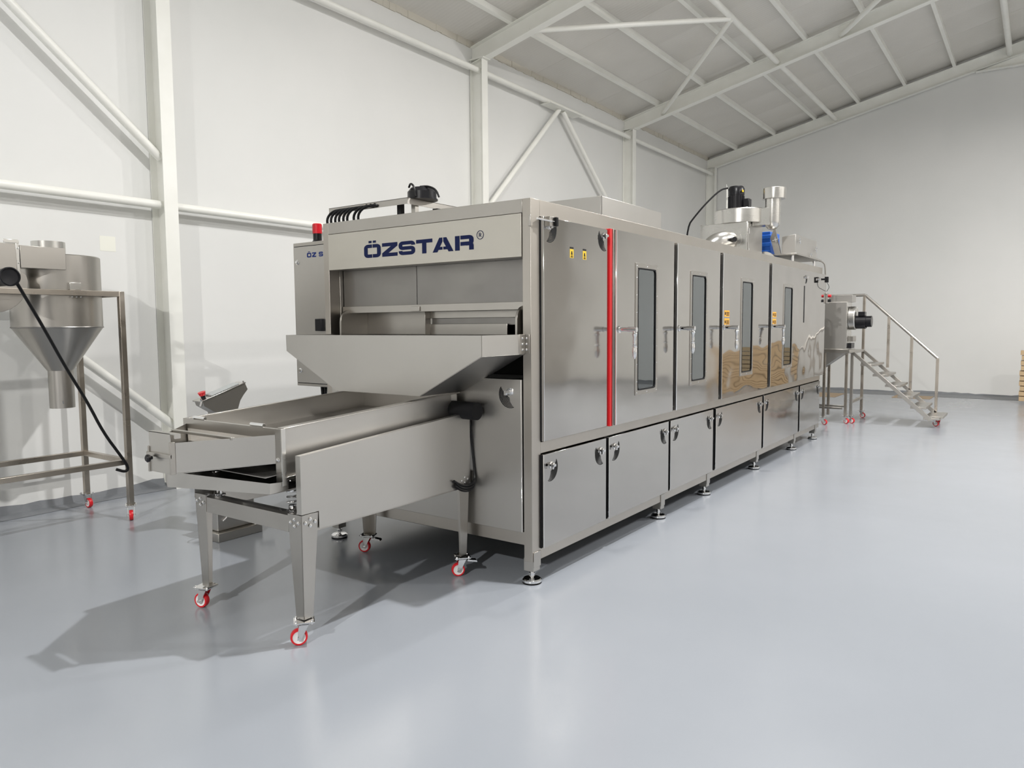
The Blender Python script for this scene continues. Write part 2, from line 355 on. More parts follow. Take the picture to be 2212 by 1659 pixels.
# ================================================================== THE HALL
XW, YF, XR, YB, XRIDGE = -4.38, 14.2, 8.4, -11.0, 2.0
def zrb(x): return 5.20+.23*((x if x <= XRIDGE else 2*XRIDGE-x)+4.15)      # rafter underside
RD, PD = .24, .08
def zceil(x): return zrb(x)+RD+PD
tag(MB().box(XW-.3, XR+.3, YB-.3, YF+.3, -.2, 0).build('floor', M_FLOOR), 'glossy light grey epoxy floor of the hall', kind='structure')
def wall_poly(y0, y1, name, m):
    b = MB(); b.prism([(XW-.3, 0), (XR+.3, 0), (XR+.3, zceil(XW)+.2), (XRIDGE, zceil(XRIDGE)+.3), (XW-.3, zceil(XW)+.2)], 'y', y0, y1); return b.build(name, m)
tag(MB().box(XW-.25, XW, YB, YF, 0, zceil(XW)+.12).build('wall_left', M_WALL), 'tall white plastered wall behind the machines', kind='structure')
wf = tag(wall_poly(YF, YF+.25, 'wall_far', M_WALL), 'white end wall beyond the oven', kind='structure')
tag(MB().box(XR, XR+.25, YB, YF, 0, zceil(XR)+.12).build('wall_right', M_WALLR), kind='structure')
tag(wall_poly(YB-.25, YB, 'wall_back', M_WALLB), kind='structure')
# irregular grey paint band along the foot of the walls (coved up from the floor)
def base_band(name, along, fixed, a, b_, z, nrm, reach):
    m = MB(); n = int((b_-a)/.12); pts = []
    for i in range(n+1):
        t = a+(b_-a)*i/n; pts.append((t, z+random.uniform(-.010, .012)+.01*math.sin(t*3.1)))
    for (t0, h0), (t1, h1) in zip(pts, pts[1:]):
        def P(t, d, h): return (fixed+nrm*d, t, h) if along == 'y' else (t, fixed+nrm*d, h)
        m.add([P(t0, .004, h0), P(t1, .004, h1), P(t1, .02, .012), P(t0, .02, .012), P(t1, reach+.02*math.sin(t1*5), .002), P(t0, reach+.02*math.sin(t0*5), .002), P(t0, 0, h0), P(t1, 0, h1)],
              [(0, 1, 2, 3), (3, 2, 4, 5), (6, 7, 1, 0)])
    return tag(m.build(name, M_BASEP), kind='structure')
base_band('baseboard_left', 'y', XW, YB, YF, .072, 1, .16); base_band('baseboard_far', 'x', YF, XW, XR, .040, -1, .75)
pt = MB().box(XW, XW+.0015, -.21, -.075, 2.17, 2.30).build('fresh_plaster_patch', M_PATCH); tag(pt, 'square fresh plaster patch on the wall left of the near column', 'patch')
# rough mortar edge where wall meets roof
b = MB(); n = 150
for i in range(n):
    y0, y1 = -2+16.2*i/n, -2+16.2*(i+1)/n; h = .02+.015*random.random()
    b.box(XW, XW+.012+.012*random.random(), y0, y1, zceil(XW)-.05-h, zceil(XW)+.02)
tag(b.build('trim_1', mat('mortar_edge', (.60, .57, .50), .8)), kind='structure')

# ceiling: ribbed roof sheets, one metre wide, running up the slope
ce = bpy.data.objects.new('ceiling', None); COL.objects.link(ce); WORLD['ceiling'] = Vector((0, 0, 0)); tag(ce, 'grey ribbed sheet roof over the hall', kind='structure')
bk = MB(); bk.sheet([(XW-.3, YB-.3, zceil(XW)-.069+.06), (XRIDGE, YB-.3, zceil(XRIDGE)+.06), (XRIDGE, YF+.3, zceil(XRIDGE)+.06), (XW-.3, YF+.3, zceil(XW)-.069+.06)], .1)
bk.sheet([(XRIDGE, YB-.3, zceil(XRIDGE)+.06), (XR+.3, YB-.3, zceil(XR)-.069+.06), (XR+.3, YF+.3, zceil(XR)-.069+.06), (XRIDGE, YF+.3, zceil(XRIDGE)+.06)], .1)
bk.build('roof_deck', M_FLATBLK, ce)
def sheet_mesh(xa, xb):
    q = [(xa, .006, zceil(xa)), (xb, .006, zceil(xb)), (xb, .994, zceil(xb)), (xa, .994, zceil(xa))]
    m = MB().sheet(q, .04); return shared(m, 'roof_sheet', M_ROOF)
sL = sheet_mesh(XW-.2, XRIDGE); sR = sheet_mesh(XRIDGE, XR+.2)
for i in range(26):
    for me in (sL, sR):
        o = bpy.data.objects.new('roof_sheet', me); COL.objects.link(o); o.parent = ce; o.location = (0, YB+.0+i*.98+.02, .002*(i % 2))

# steel frame
def ibeam_col(y):
    b = MB(); x0, x1 = XW, XW+.22
    b.box(x0+.004, x0+.014, y-.065, y+.065, 0, 5.2); b.box(x1-.012, x1, y-.065, y+.065, 0, 5.2); b.box(x0+.01, x1-.01, y-.005, y+.005, 0, 5.2)
    return b
COLY = [.335, 5.05, 9.75, 14.11]
CT = ['white steel wall column in front of the cyclone separator, nearest the camera', 'white steel column rising behind the front of the oven', 'white steel column behind the middle of the oven', 'white steel column in the far corner of the hall']
for y, t in zip(COLY, CT):
    r = root('steel_column', (XW+.11, y, 0), t, 'column', 'wall columns')
    ibeam_col(y).build('column_profile', M_PAINT, r)
    MB().box(XW+.002, XW+.26, y-.085, y+.085, 5.2, 5.214).build('cap_plate', M_PAINT, r)
def rafter(y, t, apex=True):
    r = root('steel_rafter', (XRIDGE, y, zrb(XRIDGE)), t, 'rafter', 'sloping roof rafters')
    fl = .065 if y < YF-.2 else .06
    for k, (xa, xb) in enumerate(((XW+.002, XRIDGE), (XRIDGE, XR-.002))):
        def q(dz0, dz1, w): return MB().hexa([(xa, y-w, zrb(xa)+dz0), (xb, y-w, zrb(xb)+dz0), (xb, y+w, zrb(xb)+dz0), (xa, y+w, zrb(xa)+dz0)], [(xa, y-w, zrb(xa)+dz1), (xb, y-w, zrb(xb)+dz1), (xb, y+w, zrb(xb)+dz1), (xa, y+w, zrb(xa)+dz1)])
        b = q(0, .011, fl); c = q(RD-.011, RD, fl); d = q(.005, RD-.005, .004)
        b.add(c.v, c.f); b.add(d.v, d.f); b.build('beam', M_PAINT, r)
    gx = .93; zg = zrb(XRIDGE-gx)-.012
    b = MB(); b.prism([(XRIDGE-gx, zg), (XRIDGE+gx, zg), (XRIDGE, zrb(XRIDGE))], 'y', y-.004, y+.004); b.box(XRIDGE-gx, XRIDGE+gx, y-fl, y+fl, zg-.012, zg); b.build('apex_haunch', M_PAINT, r)
rafter(-4.40, 'white steel rafter over the camera side of the hall'); rafter(.335, 'white steel rafter carried by the nearest column')
rafter(5.05, 'large white rafter springing from the column behind the oven front'); rafter(9.75, 'white rafter crossing the roof over the back half of the oven'); rafter(14.12, 'white rafter lying against the end wall')
rafter(-9.1, 'white steel rafter at the back of the hall')
for k in range(7):
    x = -3.67+.875*k; z = zrb(x)+RD
    b = MB(); dz = .23*.028
    b.hexa([(x-.028, YB, z-dz), (x+.028, YB, z+dz), (x+.028, YF-.002, z+dz), (x-.028, YF-.002, z-dz)], [(x-.028, YB, z-dz+PD), (x+.028, YB, z+dz+PD), (x+.028, YF-.002, z+dz+PD), (x-.028, YF-.002, z-dz+PD)])
    o = b.build('roof_purlin', M_PAINT, loc=(x, 0, z)); tag(o, f'white roof purlin running the length of the hall, {ORD[k]} from the left wall', 'purlin', 'roof purlins')
def ptube(name, a, b_, r, label, group, cat='tube'):
    o = MB().tube([a, b_], r, 16).build(name, M_PAINT, loc=a); return tag(o, label, cat, group)
XT = XW+.13; RT = .038
for k, (ya, yb) in enumerate(zip([-4.40]+COLY[:-1], COLY)):
    wh = ['above the cyclone separator, left of the near column', 'between the near column and the column behind the oven front', 'between the two columns behind the oven', 'in the last bay before the far corner'][k]
    ptube('eaves_tube', (XT, ya+.006, 5.06), (XT, yb-.006, 5.06), RT, 'white eaves tube '+wh, 'eaves tubes')
for k, (ya, yb) in enumerate(zip([-4.40]+COLY[:-1], COLY)):
    wh = ['left of the near column, above the cyclone', 'running right from the near column behind the oven', 'hidden mostly behind the middle of the oven', 'at the far corner behind the fan unit'][k]
    if k < 2: ptube('wall_tube', (XT, ya+.006, 2.61), (XT, yb-.006, 2.61), RT, 'horizontal mid-height white wall tube '+wh, 'mid-height wall tubes')
ptube('diagonal_brace', (XT, -2.07, 5.02), (XT, .30, 3.03), RT, 'sloping white brace tube from the eaves down to the near column', 'wall braces', 'brace')
ptube('diagonal_brace', (XT, -2.07, 2.58), (XT, .30, .60), RT, 'sloping white brace tube running down behind the cyclone to the column foot', 'wall braces', 'brace')
ptube('diagonal_brace', (XT, 7.16, 5.0), (XT, 5.10, 3.08), RT, 'left leg of the white inverted V brace above the oven', 'wall braces', 'brace')
ptube('diagonal_brace', (XT, 7.28, 5.0), (XT, 9.70, 3.05), RT, 'right leg of the white inverted V brace above the oven', 'wall braces', 'brace')
tag(MB().box(XW+.03, XW+.24, 6.75, 7.75, 5.005, 5.015).build('gusset_plate', M_PAINT), 'flat white gusset plate at the tip of the inverted V brace', 'plate')
ptube('roof_tie_tube', (-1.50, YB, 5.90), (-1.50, YF-.01, 5.90), .045, 'round white tie tube through the rafters, nearer the left wall', 'roof tie tubes')
ptube('roof_tie_tube', (1.62, YB, 6.62), (1.62, YF-.01, 6.62), .05, 'round white tie tube through the rafters beside the ridge, near the right edge', 'roof tie tubes')
ptube('roof_brace_tube', (-1.50, 7.38, 5.86), (-3.42, 5.06, 5.42), .036, 'white roof brace running left from the tie tube to the big rafter', 'roof braces', 'brace')
ptube('roof_brace_tube', (-1.50, 7.42, 5.86), (-3.58, 9.74, 5.40), .036, 'white roof brace running down from the tie tube to the rafter over the oven', 'roof braces', 'brace')
ptube('roof_brace_tube', (1.60, 7.42, 6.58), (-.50, 9.74, 6.12), .040, 'white roof brace near the top right, ending on the rafter over the oven', 'roof braces', 'brace')
for k, (lx, ly, lz, P, c, D) in enumerate(LAMPS):
    t = ['over the back of the hall behind the camera', 'hanging above the oven front', 'hanging above the back half of the oven', 'added unseen as fill over the right floor of the hall', 'added unseen as fill over the far right corner of the hall'][k]
    r = root('high_bay_lamp', (lx, ly, lz), 'round high-bay lamp '+t, 'lamp', 'high-bay lamps')  # the last two fixtures are made up to house the fill lights
    MB().lathe((lx, ly, lz), [(D/2+.03, 0), (D/2+.03, .05), (.09, .09), (.07, .18), (.01, .19)], 28).build('housing', M_LAMPB, r)
    MB().cyl((lx, ly, lz-.004), (lx, ly, lz+.002), D/2+.01, seg=28).build('lens', M_LENS, r)
    MB().cyl((lx, ly, lz+.18), (lx, ly, zrb(lx) if abs(ly-.335) < .2 else zceil(lx)), .008, seg=8).build('hanging_rod', M_LAMPB, r)

# ================================================================== THE OVEN
OW, OL, OH = -1.72, 6.72, 2.20
ov = root('tunnel_oven', (0, 0, 0), 'long stainless steel tunnel oven with four windowed doors and a hopper front', 'oven')
def P(name, mb, m=M_STEEL, par=ov, bev=.0015): return mb.build(name, m, par, bev)
# frame
P('corner_post', MB().box(-.057, 0, 0, .09, .135, OH), M_RAIL)
P('corner_post', MB().box(OW, -1.668, 0, .09, .135, OH), M_RAIL)
P('top_rail', MB().box(-1.667, -.058, 0, .06, 2.124, OH), M_STEEL)
P('top_rail', MB().hexa([(-.06, .0905, 2.10), (0, .0905, 2.10), (0, OL, 2.12), (-.06, OL, 2.12)], [(-.06, .0905, OH), (0, .0905, OH), (0, OL, OH), (-.06, OL, OH)]), M_RAIL)
P('middle_rail', MB().box(-.05, 0, .0905, OL, .757, .822), M_RAIL)
P('bottom_rail', MB().box(-.06, 0, .0905, OL, .135, .203), M_RAIL)
P('bottom_rail', MB().box(-1.667, -.058, .004, .06, .228, .304), M_RAIL)
P('roof_panel', MB().box(OW, -.061, .061, OL, 2.175, 2.194), M_STEEL)
P('left_wall', MB().box(OW, OW+.02, .091, OL, .16, 2.174), M_STEEL)
P('inner_wall', MB().box(-.36, -.34, .47, OL-.02, .15, 2.17), mat('inner_wall_steel', (.42, .46, .48), .35, .8))
P('end_wall', MB().box(OW+.02, -.005, OL-.02, OL, .15, 2.17), M_STEEL)
P('underside', MB().box(OW+.02, -.061, .062, OL-.02, .206, .225), M_FLATBLK)  # coloured black to put the shade under the oven into the plate
for y in (.90, 1.92, 2.92, 4.38, 5.74): P('partition', MB().box(-.34, -.012, y-.012, y+.012, .156, 2.17), M_STEEL)
# sign fascia with lettering
P('sign_panel', MB().box(-1.664, -.060, -.006, .02, 1.880, 2.121), M_SIGN)
sg = [o for o in ov.children if o.name.startswith('sign_panel')][0]
for ch, a, c, W in (('Ö', -1.315, -1.162, 1.20), ('Z', -1.149, -1.014, 1.08), ('S', -1.003, -.862, 1.12), ('T', -.853, -.720, 1.05), ('A', -.718, -.553, 1.30), ('R', -.540, -.399, 1.10)):
    letter(ch, M_NAVY, sg, a, c, 1.942, 2.028, -.006, W)
registered(M_NAVY, sg, -.350, 2.022, -.006, .026)
P('rolled_edge', MB().box(-1.664, -.060, .02, .10, 1.880, 1.884), M_STEEL)
# front compartment (infeed mouth)
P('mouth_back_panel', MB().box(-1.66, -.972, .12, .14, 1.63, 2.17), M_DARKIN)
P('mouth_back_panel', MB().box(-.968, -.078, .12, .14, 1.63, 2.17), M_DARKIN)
P('mouth_side', MB().box(-1.700, -1.664, .091, .47, .16, 2.17), M_STEEL)
P('mouth_side', MB().box(-.075, -.058, .091, .47, .16, 2.17), M_STEEL)
P('cross_bar', MB().box(-1.66, -.078, .105, .14, 1.588, 1.634), M_STEEL)
P('bar_bracket', MB().box(-1.00, -.93, .097, .105, 1.592, 1.622), M_STEEL)
P('guide_plate', MB().box(-.93, -.12, .20, .205, 1.545, 1.59), M_STEEL); P('guide_plate', MB().box(-.93, -.31, .20, .205, 1.44, 1.508), M_STEEL)
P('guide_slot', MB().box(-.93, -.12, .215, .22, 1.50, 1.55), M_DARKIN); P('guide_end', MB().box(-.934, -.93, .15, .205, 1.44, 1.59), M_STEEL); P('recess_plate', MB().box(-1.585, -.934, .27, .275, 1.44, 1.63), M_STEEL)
for xa, xb in ((-1.60, -1.585), (-.125, -.110)):   # rounded cheek plates
    pts = [(.02, 1.40), (.02, 1.53)]+[(.10-.08*math.cos(math.radians(a)), 1.53+.08*math.sin(math.radians(a))) for a in (20, 40, 60, 80, 90)]+[(.40, 1.61), (.40, 1.40)]
    P('cheek_plate', MB().prism(pts, 'x', xa, xb), M_STEEL)
P('conveyor_belt', MB().box(-1.58, -.13, .03, .46, 1.425, 1.440), M_MESH)
P('belt_roller', MB().cyl((-1.58, .03, 1.405), (-.13, .03, 1.405), .035, seg=20), M_DARKIN)
P('mouth_floor', MB().box(-1.66, -.076, .10, .47, 1.16, 1.18), M_FLATBLK)  # black colour stands in for the dark below the belt
P('mouth_lower_back', MB().box(-1.66, -.076, .45, .47, .16, 1.43), M_FLATBLK)  # blackened so the opening under the hopper reads as deep shade
# hopper lip
b = MB()
def side(a, c): b.sheet([a, c, (c[0], -.004, c[2]), (a[0], -.004, a[2])], .003)
b.prism([(-1.637, 1.445), (-1.635, 1.344), (-1.165, 1.106), (-.488, 1.106), (-.045, 1.336), (-.045, 1.445)], 'y', -.400, -.397)
side((-.045, -.397, 1.445), (-.045, -.397, 1.336)); side((-.045, -.397, 1.336), (-.488, -.397, 1.106)); side((-1.165, -.397, 1.106), (-1.635, -.397, 1.344)); side((-1.635, -.397, 1.344), (-1.637, -.397, 1.445))
b.box(-1.637, -.045, -.397, -.385, 1.441, 1.445)
hp = P('feed_hopper', b, M_PANEL, bev=0)
hg = P('hinge_plate', MB().box(-.043, -.039, -.062, -.004, 1.338, 1.446), M_STEEL, hp); hg2 = P('hinge_plate', MB().box(-.062, -.010, -.004, -.0005, 1.338, 1.446), M_STEEL, hp)
for z in (1.36, 1.392, 1.424):
    inst('bolt', ME_BOLT, hp, (-.039, -.035, z), RX['x'], (.8, .8, .8)); inst('bolt', ME_BOLT, hp, (-.030, -.004, z), RX['-y'], (.8, .8, .8))
# lower front door
ld = P('front_service_door', MB().box(-1.655, -.064, -.014, .002, .306, 1.188), M_PANEL)
P('door_edge', MB().box(-.064, -.061, -.014, .002, .306, 1.188), M_CHROME, ld)
inst('latch', ME_LATCH, ld, (-.135, -.014, 1.118), (0, 0, -PI/2)); inst('vent_slots', ME_VL, ld, (-.140, -.0146, 1.100), (0, 0, -PI/2))
# tall doors on the long side: y0, y1, proud x, window y-range
def rivets(par, x, pts):
    for (y, z) in pts: inst('rivet', ME_RIV, par, (x, y, z))
DOORS = [(.925, 1.862, 1.205, 1.565, 0), (1.925, 2.850, 2.185, 2.548, 0), (2.925, 4.270, 3.405, 3.768, 1), (4.365, 5.400, 4.795, 5.165, 1)]
for k, (y0, y1, a, c, stk) in enumerate(DOORS):
    x0, x1 = -.002, .050; z0, z1 = .830, 2.112
    d = MB(); d.box(x0, x1, y0, a+.012, z0, z1); d.box(x0, x1, c-.012, y1, z0, z1); d.box(x0, x1, a+.012, c-.012, z0, 1.02); d.box(x0, x1, a+.012, c-.012, 1.90, z1)
    dr = P('oven_door', d, M_DOORW if k >= 2 else M_DOOR, bev=0)
    P('edge_strip', MB().box(x1-.006, x1+.0025, y0-.0045, y0+.010, z0, z1), M_CHROME, dr)
    if k < 1: P('edge_plate', MB().box(x0+.012, x1-.006, y0-.0035, y0, z0+.005, z1-.01), M_STEEL, dr)
    else: P('edge_plate', MB().box(x0, x1-.008, y0-.003, y0, z0+.005, z1-.01), M_DARKIN, dr)
    for z in (.86, 1.08, 1.3, 1.55, 1.8, 2.02): inst('rivet', ME_RIV, dr, (.026, y0-.0035, z), (0, 0, -PI/2))
    P('window_frame', MB().ring(((a+c)/2, 1.461), 'x', c-a, .915, .006, .034, x1-.001, x1+.005), M_STEEL, dr)
    P('window_gasket', MB().ring(((a+c)/2, 1.461), 'x', c-a-.064, .851, .034, .010, x1-.001, x1+.007), M_BLACK, dr)
    P('window_pane', MB().box(.046, .0495, a+.03, c-.03, 1.03, 1.89), M_GLASS, dr, 0)
    ys = [a+.018, (a+c)/2, c-.018]; zs = [1.10, 1.22, 1.34, 1.46, 1.58, 1.70, 1.82]
    rivets(dr, x1+.005, [(y, 1.022) for y in ys]+[(y, 1.900) for y in ys]+[(ys[0], z) for z in zs]+[(ys[2], z) for z in zs])
    inst('lever_handle', ME_LEVER, dr, (x1, y0+.045, 1.463))
    if stk:
        for zc in (1.585, 1.515):
            s_ = P('warning_sticker', MB().box(x1, x1+.0008, y0+.045, y0+.175, zc-.028, zc+.028), M_ORA, dr, 0)
        b = MB()
        for zc, rows in ((1.595, 3), (1.52, 3)):
            for r_ in range(rows): b.box(x1+.0008, x1+.0012, y0+.09, y0+.165, zc-.012*r_-.0035, zc-.012*r_+.0035)
            b.box(x1+.0008, x1+.0012, y0+.053, y0+.080, zc-.022, zc+.004)
        P('sticker_print', b, M_FLATBLK, dr, 0)
# service panel next to the corner, red seal
sp = P('service_panel', MB().box(-.002, .022, .098, .865, .828, 2.108), M_DOOR)
P('panel_edge', MB().box(-.001, .024, .094, .099, .828, 2.108), M_CHROME, sp)
P('panel_gap', MB().box(-.001, .004, .088, .094, .828, 2.108), M_BLACK, sp, 0)
for y, me, dy in ((.160, ME_VR, .012), (.805, ME_VL, -.012)):
    inst('latch', ME_LATCH, sp, (.022, y, 2.062)); inst('vent_slots', me, sp, (.0224, y-dy*.3, 2.044))
for yc in (.405, .558):
    P('warning_sticker', MB().box(.022, .0228, yc-.021, yc+.021, 1.896, 1.948), M_YEL, sp, 0)
    b = MB(); b.box(.022, .0232, yc-.020, yc+.020, 1.950, 1.960); b.box(.0228, .0232, yc-.013, yc+.013, 1.900, 1.906); b.prism([(yc-.010, 1.916), (yc+.010, 1.916), (yc+.004, 1.938), (yc-.006, 1.934)], 'x', .0228, .0232); b.box(.0228, .0232, yc-.010, yc+.010, 1.909, 1.913)
    P('sticker_print', b, M_FLATBLK, sp, 0)
P('red_seal', MB().box(-.004, .034, .872, .898, .826, 2.116), M_REDSEAL)
P('seal_backing', MB().box(-.004, .040, .902, .919, .826, 2.116), M_STEEL)
sw = P('door_switch', MB().box(.022, .060, .105, .165, 2.052, 2.106), M_STEEL, sp)
P('switch_body', MB().box(.058, .075, .150, .172, 2.055, 2.104), M_BLACK, sp)
P('switch_pin', MB().cyl((.050, -.01, 2.082), (.062, .15, 2.080), .006, seg=10), M_CHROME, sp, 0)
P('switch_bracket', MB().box(-.012, .004, -.008, -.001, 2.045, 2.105), M_STEEL, sp)
# end panel beyond the last door
ep = P('end_panel', MB().box(-.002, .046, 5.408, OL-.015, .828, 2.112), M_DOORW)
P('handle_slot', MB().box(.0445, .0475, 5.645, 5.690, 1.50, 1.93), M_FLATBLK, ep)
inst('latch', ME_LATCH, ep, (.046, 5.725, 2.035)); inst('vent_slots', ME_VR, ep, (.0464, 5.72, 2.02), (0, 0, 0), (1, .8, .8)); inst('latch', ME_LATCH, ep, (.046, 6.35, 2.04))
b = MB(); b.box(.046, .10, 6.44, 6.50, 2.03, 2.05); b.box(.09, .13, 6.45, 6.49, 2.00, 2.07); P('sensor', b, M_BLACK, ep)
# lower doors
LD = [(.094, .848), (.890, 1.860), (1.900, 2.815), (2.885, 4.215), (4.275, 5.620), (5.690, 6.640)]
for k, (y0, y1) in enumerate(LD):
    dr = P('lower_door', MB().box(-.002, .020, y0, y1, .200, .750), M_DOOR)
    P('door_edge', MB().box(.012, .0215, y0-.004, y0, .200, .750), M_CHROME, dr)
    P('door_gap', MB().box(-.001, .010, y0-.012, y0-.004, .200, .750), M_BLACK, dr, 0)
    for y, me, dy in ((y0+.075, ME_VR, .012), (y1-.075, ME_VL, -.012)):
        inst('latch', ME_LATCH, dr, (.020, y, .680)); inst('vent_slots', me, dr, (.0204, y-dy*.3, .662))
# feet
for k, y in enumerate((.045, 1.80, 2.76, 4.15, 5.56, 6.55)):
    for x in (-.034, OW+.034):
        lg = P('leg_stub', MB().box(x-.034, x+.034, y-.034, y+.034, .075, .150), M_STEEL)
        if x > -1: P('leg_gusset', MB().box(.0005, .005, y-.036, y+.036, .10, .190), M_STEEL, lg)
        ft = inst('levelling_foot', ME_FOOT, lg, (x, y, 0)); o = bpy.data.objects.new('rubber_pad', ME_FPAD); COL.objects.link(o); o.parent = lg; o.location = Vector((x, y, 0))-wloc(ov)
# pendant station on the far end
pd = root('pendant_station', (.03, 6.76, 1.80), 'small steel push-button box hanging on the far end of the oven', 'control box')
MB().box(.0, .07, 6.725, 6.80, 1.745, 1.875).build('box', M_STEEL, pd, .003)
for z, m in ((1.84, M_RED), (1.78, M_BLACKP)):
    MB().cyl((.07, 6.76, z), (.105, 6.76, z), .018, seg=14).build('push_button', m, pd)
MB().tube([(.03, 6.76, 1.875), (.03, 6.75, 2.22), (.0, 6.74, 2.28), (-.08, 6.70, 2.30)], .008, 8, 2).build('conduit', M_STEEL, pd)
MB().tube([(.10, 6.47, 2.02), (.12, 6.60, 1.95), (.05, 6.76, 1.90)], .003, 6, 2).build('cable', M_CABLE, pd)

# ------------------------------------------------------------------ on top of the oven
db = root('roof_duct_box', (-.8, 1.9, 2.194), 'plain rectangular steel box standing on the oven roof near the front', 'box')
b = MB(); b.box(-1.45, -.30, 1.355, 2.40, 2.194, 2.425); b.build('box_body', M_PANEL, db, .003)
MB().box(-.300, -.297, 1.353, 1.372, 2.194, 2.424).build('corner_seam', M_DARKIN, db)
cl = root('toggle_clamp', (-.27, 1.45, 2.195), 'small bent steel lifting lug on the roof beside the plain box', 'lug')
pts = [(1.38, 2.194), (1.37, 2.24), (1.40, 2.275), (1.45, 2.285), (1.50, 2.262), (1.54, 2.21), (1.545, 2.194)]
MB().prism(pts, 'x', -.275, -.262).build('lug_plate', M_CHROME, cl, .002); MB().cyl((-.262, 1.45, 2.25), (-.258, 1.45, 2.25), .012, seg=12).build('lug_hole', M_FLATBLK, cl)
# cable tray on posts over the left front corner
ct = root('cable_tray', (-2.0, .9, 2.194), 'flat steel cable tray raised above the left front of the oven', 'cable tray')
b = MB(); b.box(-2.46, -1.585, .70, .705, 2.412, 2.458); b.box(-1.590, -1.585, .705, 2.3, 2.412, 2.458); b.box(-2.46, -1.585, .70, .90, 2.455, 2.459); b.box(-1.78, -1.585, .90, 2.3, 2.455, 2.459); b.box(-2.46, -2.455, .705, .90, 2.412, 2.458)
b.build('tray', M_STEEL, ct)
for x in (-1.79, -1.64): MB().box(x, x+.04, .80, .84, 2.1945, 2.455).build('post', M_STEEL if x > -1.7 else M_BLACKP, ct)
MB().box(-1.60, -1.55, 1.0, 1.3, 2.30, 2.41).build('junction_box', M_BLACKP, ct)
for k in range(3): MB().lathe((-2.02+.045*k, .699, 2.437), [(.010, 0), (.013, -.001), (.013, -.003), (.010, -.003)], 14, 'y').build('cable_gland', M_BLACK, ct)
for k, x in enumerate((-2.41, -2.365, -2.315, -2.27, -2.22, -2.175, -2.10, -2.05)):
    o = MB().tube([(x+.15, .699, 2.428), (x+.13, .675, 2.430), (x+.05, .645, 2.418), (x-.015, .64, 2.36), (x-.005, .66, 2.28), (x+.03, .69, 2.20)], .0105, 10, 2).build('cable_loop', M_CABLE, loc=(x, .65, 2.2))
    tag(o, 'black cable drooping out of the tray, ' + (ORD[k]+' from the left' if k < 7 else 'nearest the plain gland holes'), 'cable', 'cables bending down from the tray')
hm = root('black_hood_motor', (-1.60, .86, 2.459), 'black capped motor standing on the cable tray', 'motor')
MB().lathe((-1.60, .88, 2.46), [(.112, 0), (.112, .060), (.085, .092), (.02, .096)], 28).build('motor_hood', M_BLACKP, hm)
MB().cyl((-1.60, .88, 2.459), (-1.60, .88, 2.468), .122, seg=24).build('hood_flange', M_BLACKP, hm)
MB().tube([(-1.66, .80, 2.555), (-1.62, .775, 2.578), (-1.575, .765, 2.55), (-1.56, .765, 2.47)], .008, 8, 2).build('cable', M_CABLE, hm)
MB().tube([(-1.58, .84, 2.556), (-1.50, .84, 2.552), (-1.43, .85, 2.52), (-1.41, .86, 2.462)], .008, 8, 2).build('cable', M_CABLE, hm)
# electrical cabinet left of the oven
cab = root('electrical_cabinet', (-2.43, .8, 1.0), 'tall wall-hung grey steel electrical cabinet behind the left of the oven', 'cabinet')
MB().box(-2.80, -2.06, .60, .90, 1.0, 2.19).build('cabinet_body', M_STEEL, cab, .004)
b = MB(); b.box(-2.781, -2.079, .594, .600, 1.022, 2.161); b.build('door_gap', M_BLACK, cab)
cd = MB().box(-2.775, -2.085, .588, .599, 1.028, 2.155).build('cabinet_door', M_PANEL, cab, .002)
for z in (2.03, 1.13): MB().lathe((-2.735, .588, z), [(.02, 0), (.02, -.004), (.012, -.008), (.010, -.016)], 14, 'y').build('lock', M_CHROME, cd)
xs = -2.612
for ch, wd, gap in (('Ö', .052, .012), ('Z', .048, .034), ('S', .050, .012), ('T', .046, .010), ('A', .056, .008), ('R', .048, 0)):
    letter(ch, M_BLUEL, cd, xs, xs+wd, 2.062, 2.100, .588, 1.2); xs += wd+gap
MB().box(-2.50, -2.42, .555, .587, 1.46, 1.56).build('handle', M_BLACKP, cd, .004)
MB().box(-2.55, -2.44, .70, .80, .0, 1.0).build('support_leg', M_PAINT, cab); 
for x in (-2.60, -2.56, -2.52): MB().tube([(x, .70, 1.0), (x+.01, .72, .6), (x+.02, .8, .02)], .016, 8, 2).build('cable', M_CABLE, cab)
bc = root('beacon_lamp', (-2.67, .75, 2.19), 'red and black signal beacon on top of the electrical cabinet', 'beacon')
MB().lathe((-2.67, .75, 2.19), [(.044, 0), (.044, .02), (.036, .03), (.036, .085)], 20).build('beacon_base', M_BLACKP, bc)
MB().lathe((-2.67, .75, 2.19), [(.040, .085), (.040, .16), (.034, .168), (.01, .17)], 20).build('beacon_lens', mat('red_lens', (.55, .01, .02), .2), bc)

# exhaust fan unit on the roof
ef = root('exhaust_fan_unit', (-.62, 5.0, 2.194), 'silver exhaust fan box with round housing on the oven roof', 'exhaust fan')
MB().box(-.915, -.372, 4.85, 5.38, 2.194, 2.622).build('fan_box', M_ALU, ef, .003)
MB().box(-.371, -.366, 4.86, 5.37, 2.21, 2.61).build('access_door', M_PANEL, ef, .002)
for z in (2.30, 2.52): MB().cyl((-.366, 4.875, z-.03), (-.366, 4.875, z+.03), .010, seg=8).build('hinge', M_CHROME, ef)
MB().lathe((-.53, 5.10, 2.622), [(.29, 0), (.29, .150), (.282, .158), (.02, .160)], 36).build('fan_housing', M_ALU, ef)
b = MB(); b.box(-.53, -.365, 4.985, 5.155, 2.624, 2.775); b.box(-.365, -.165, 4.985, 5.155, 2.585, 2.775); b.build('outlet_duct', M_ALU, ef, .004)
MB().lathe((-.165, 5.07, 0), [(.01, 2.535), (.045, 2.545), (.075, 2.575), (.086, 2.62), (.086, 2.93)], 28).build('outlet_stack', M_ALU, ef)
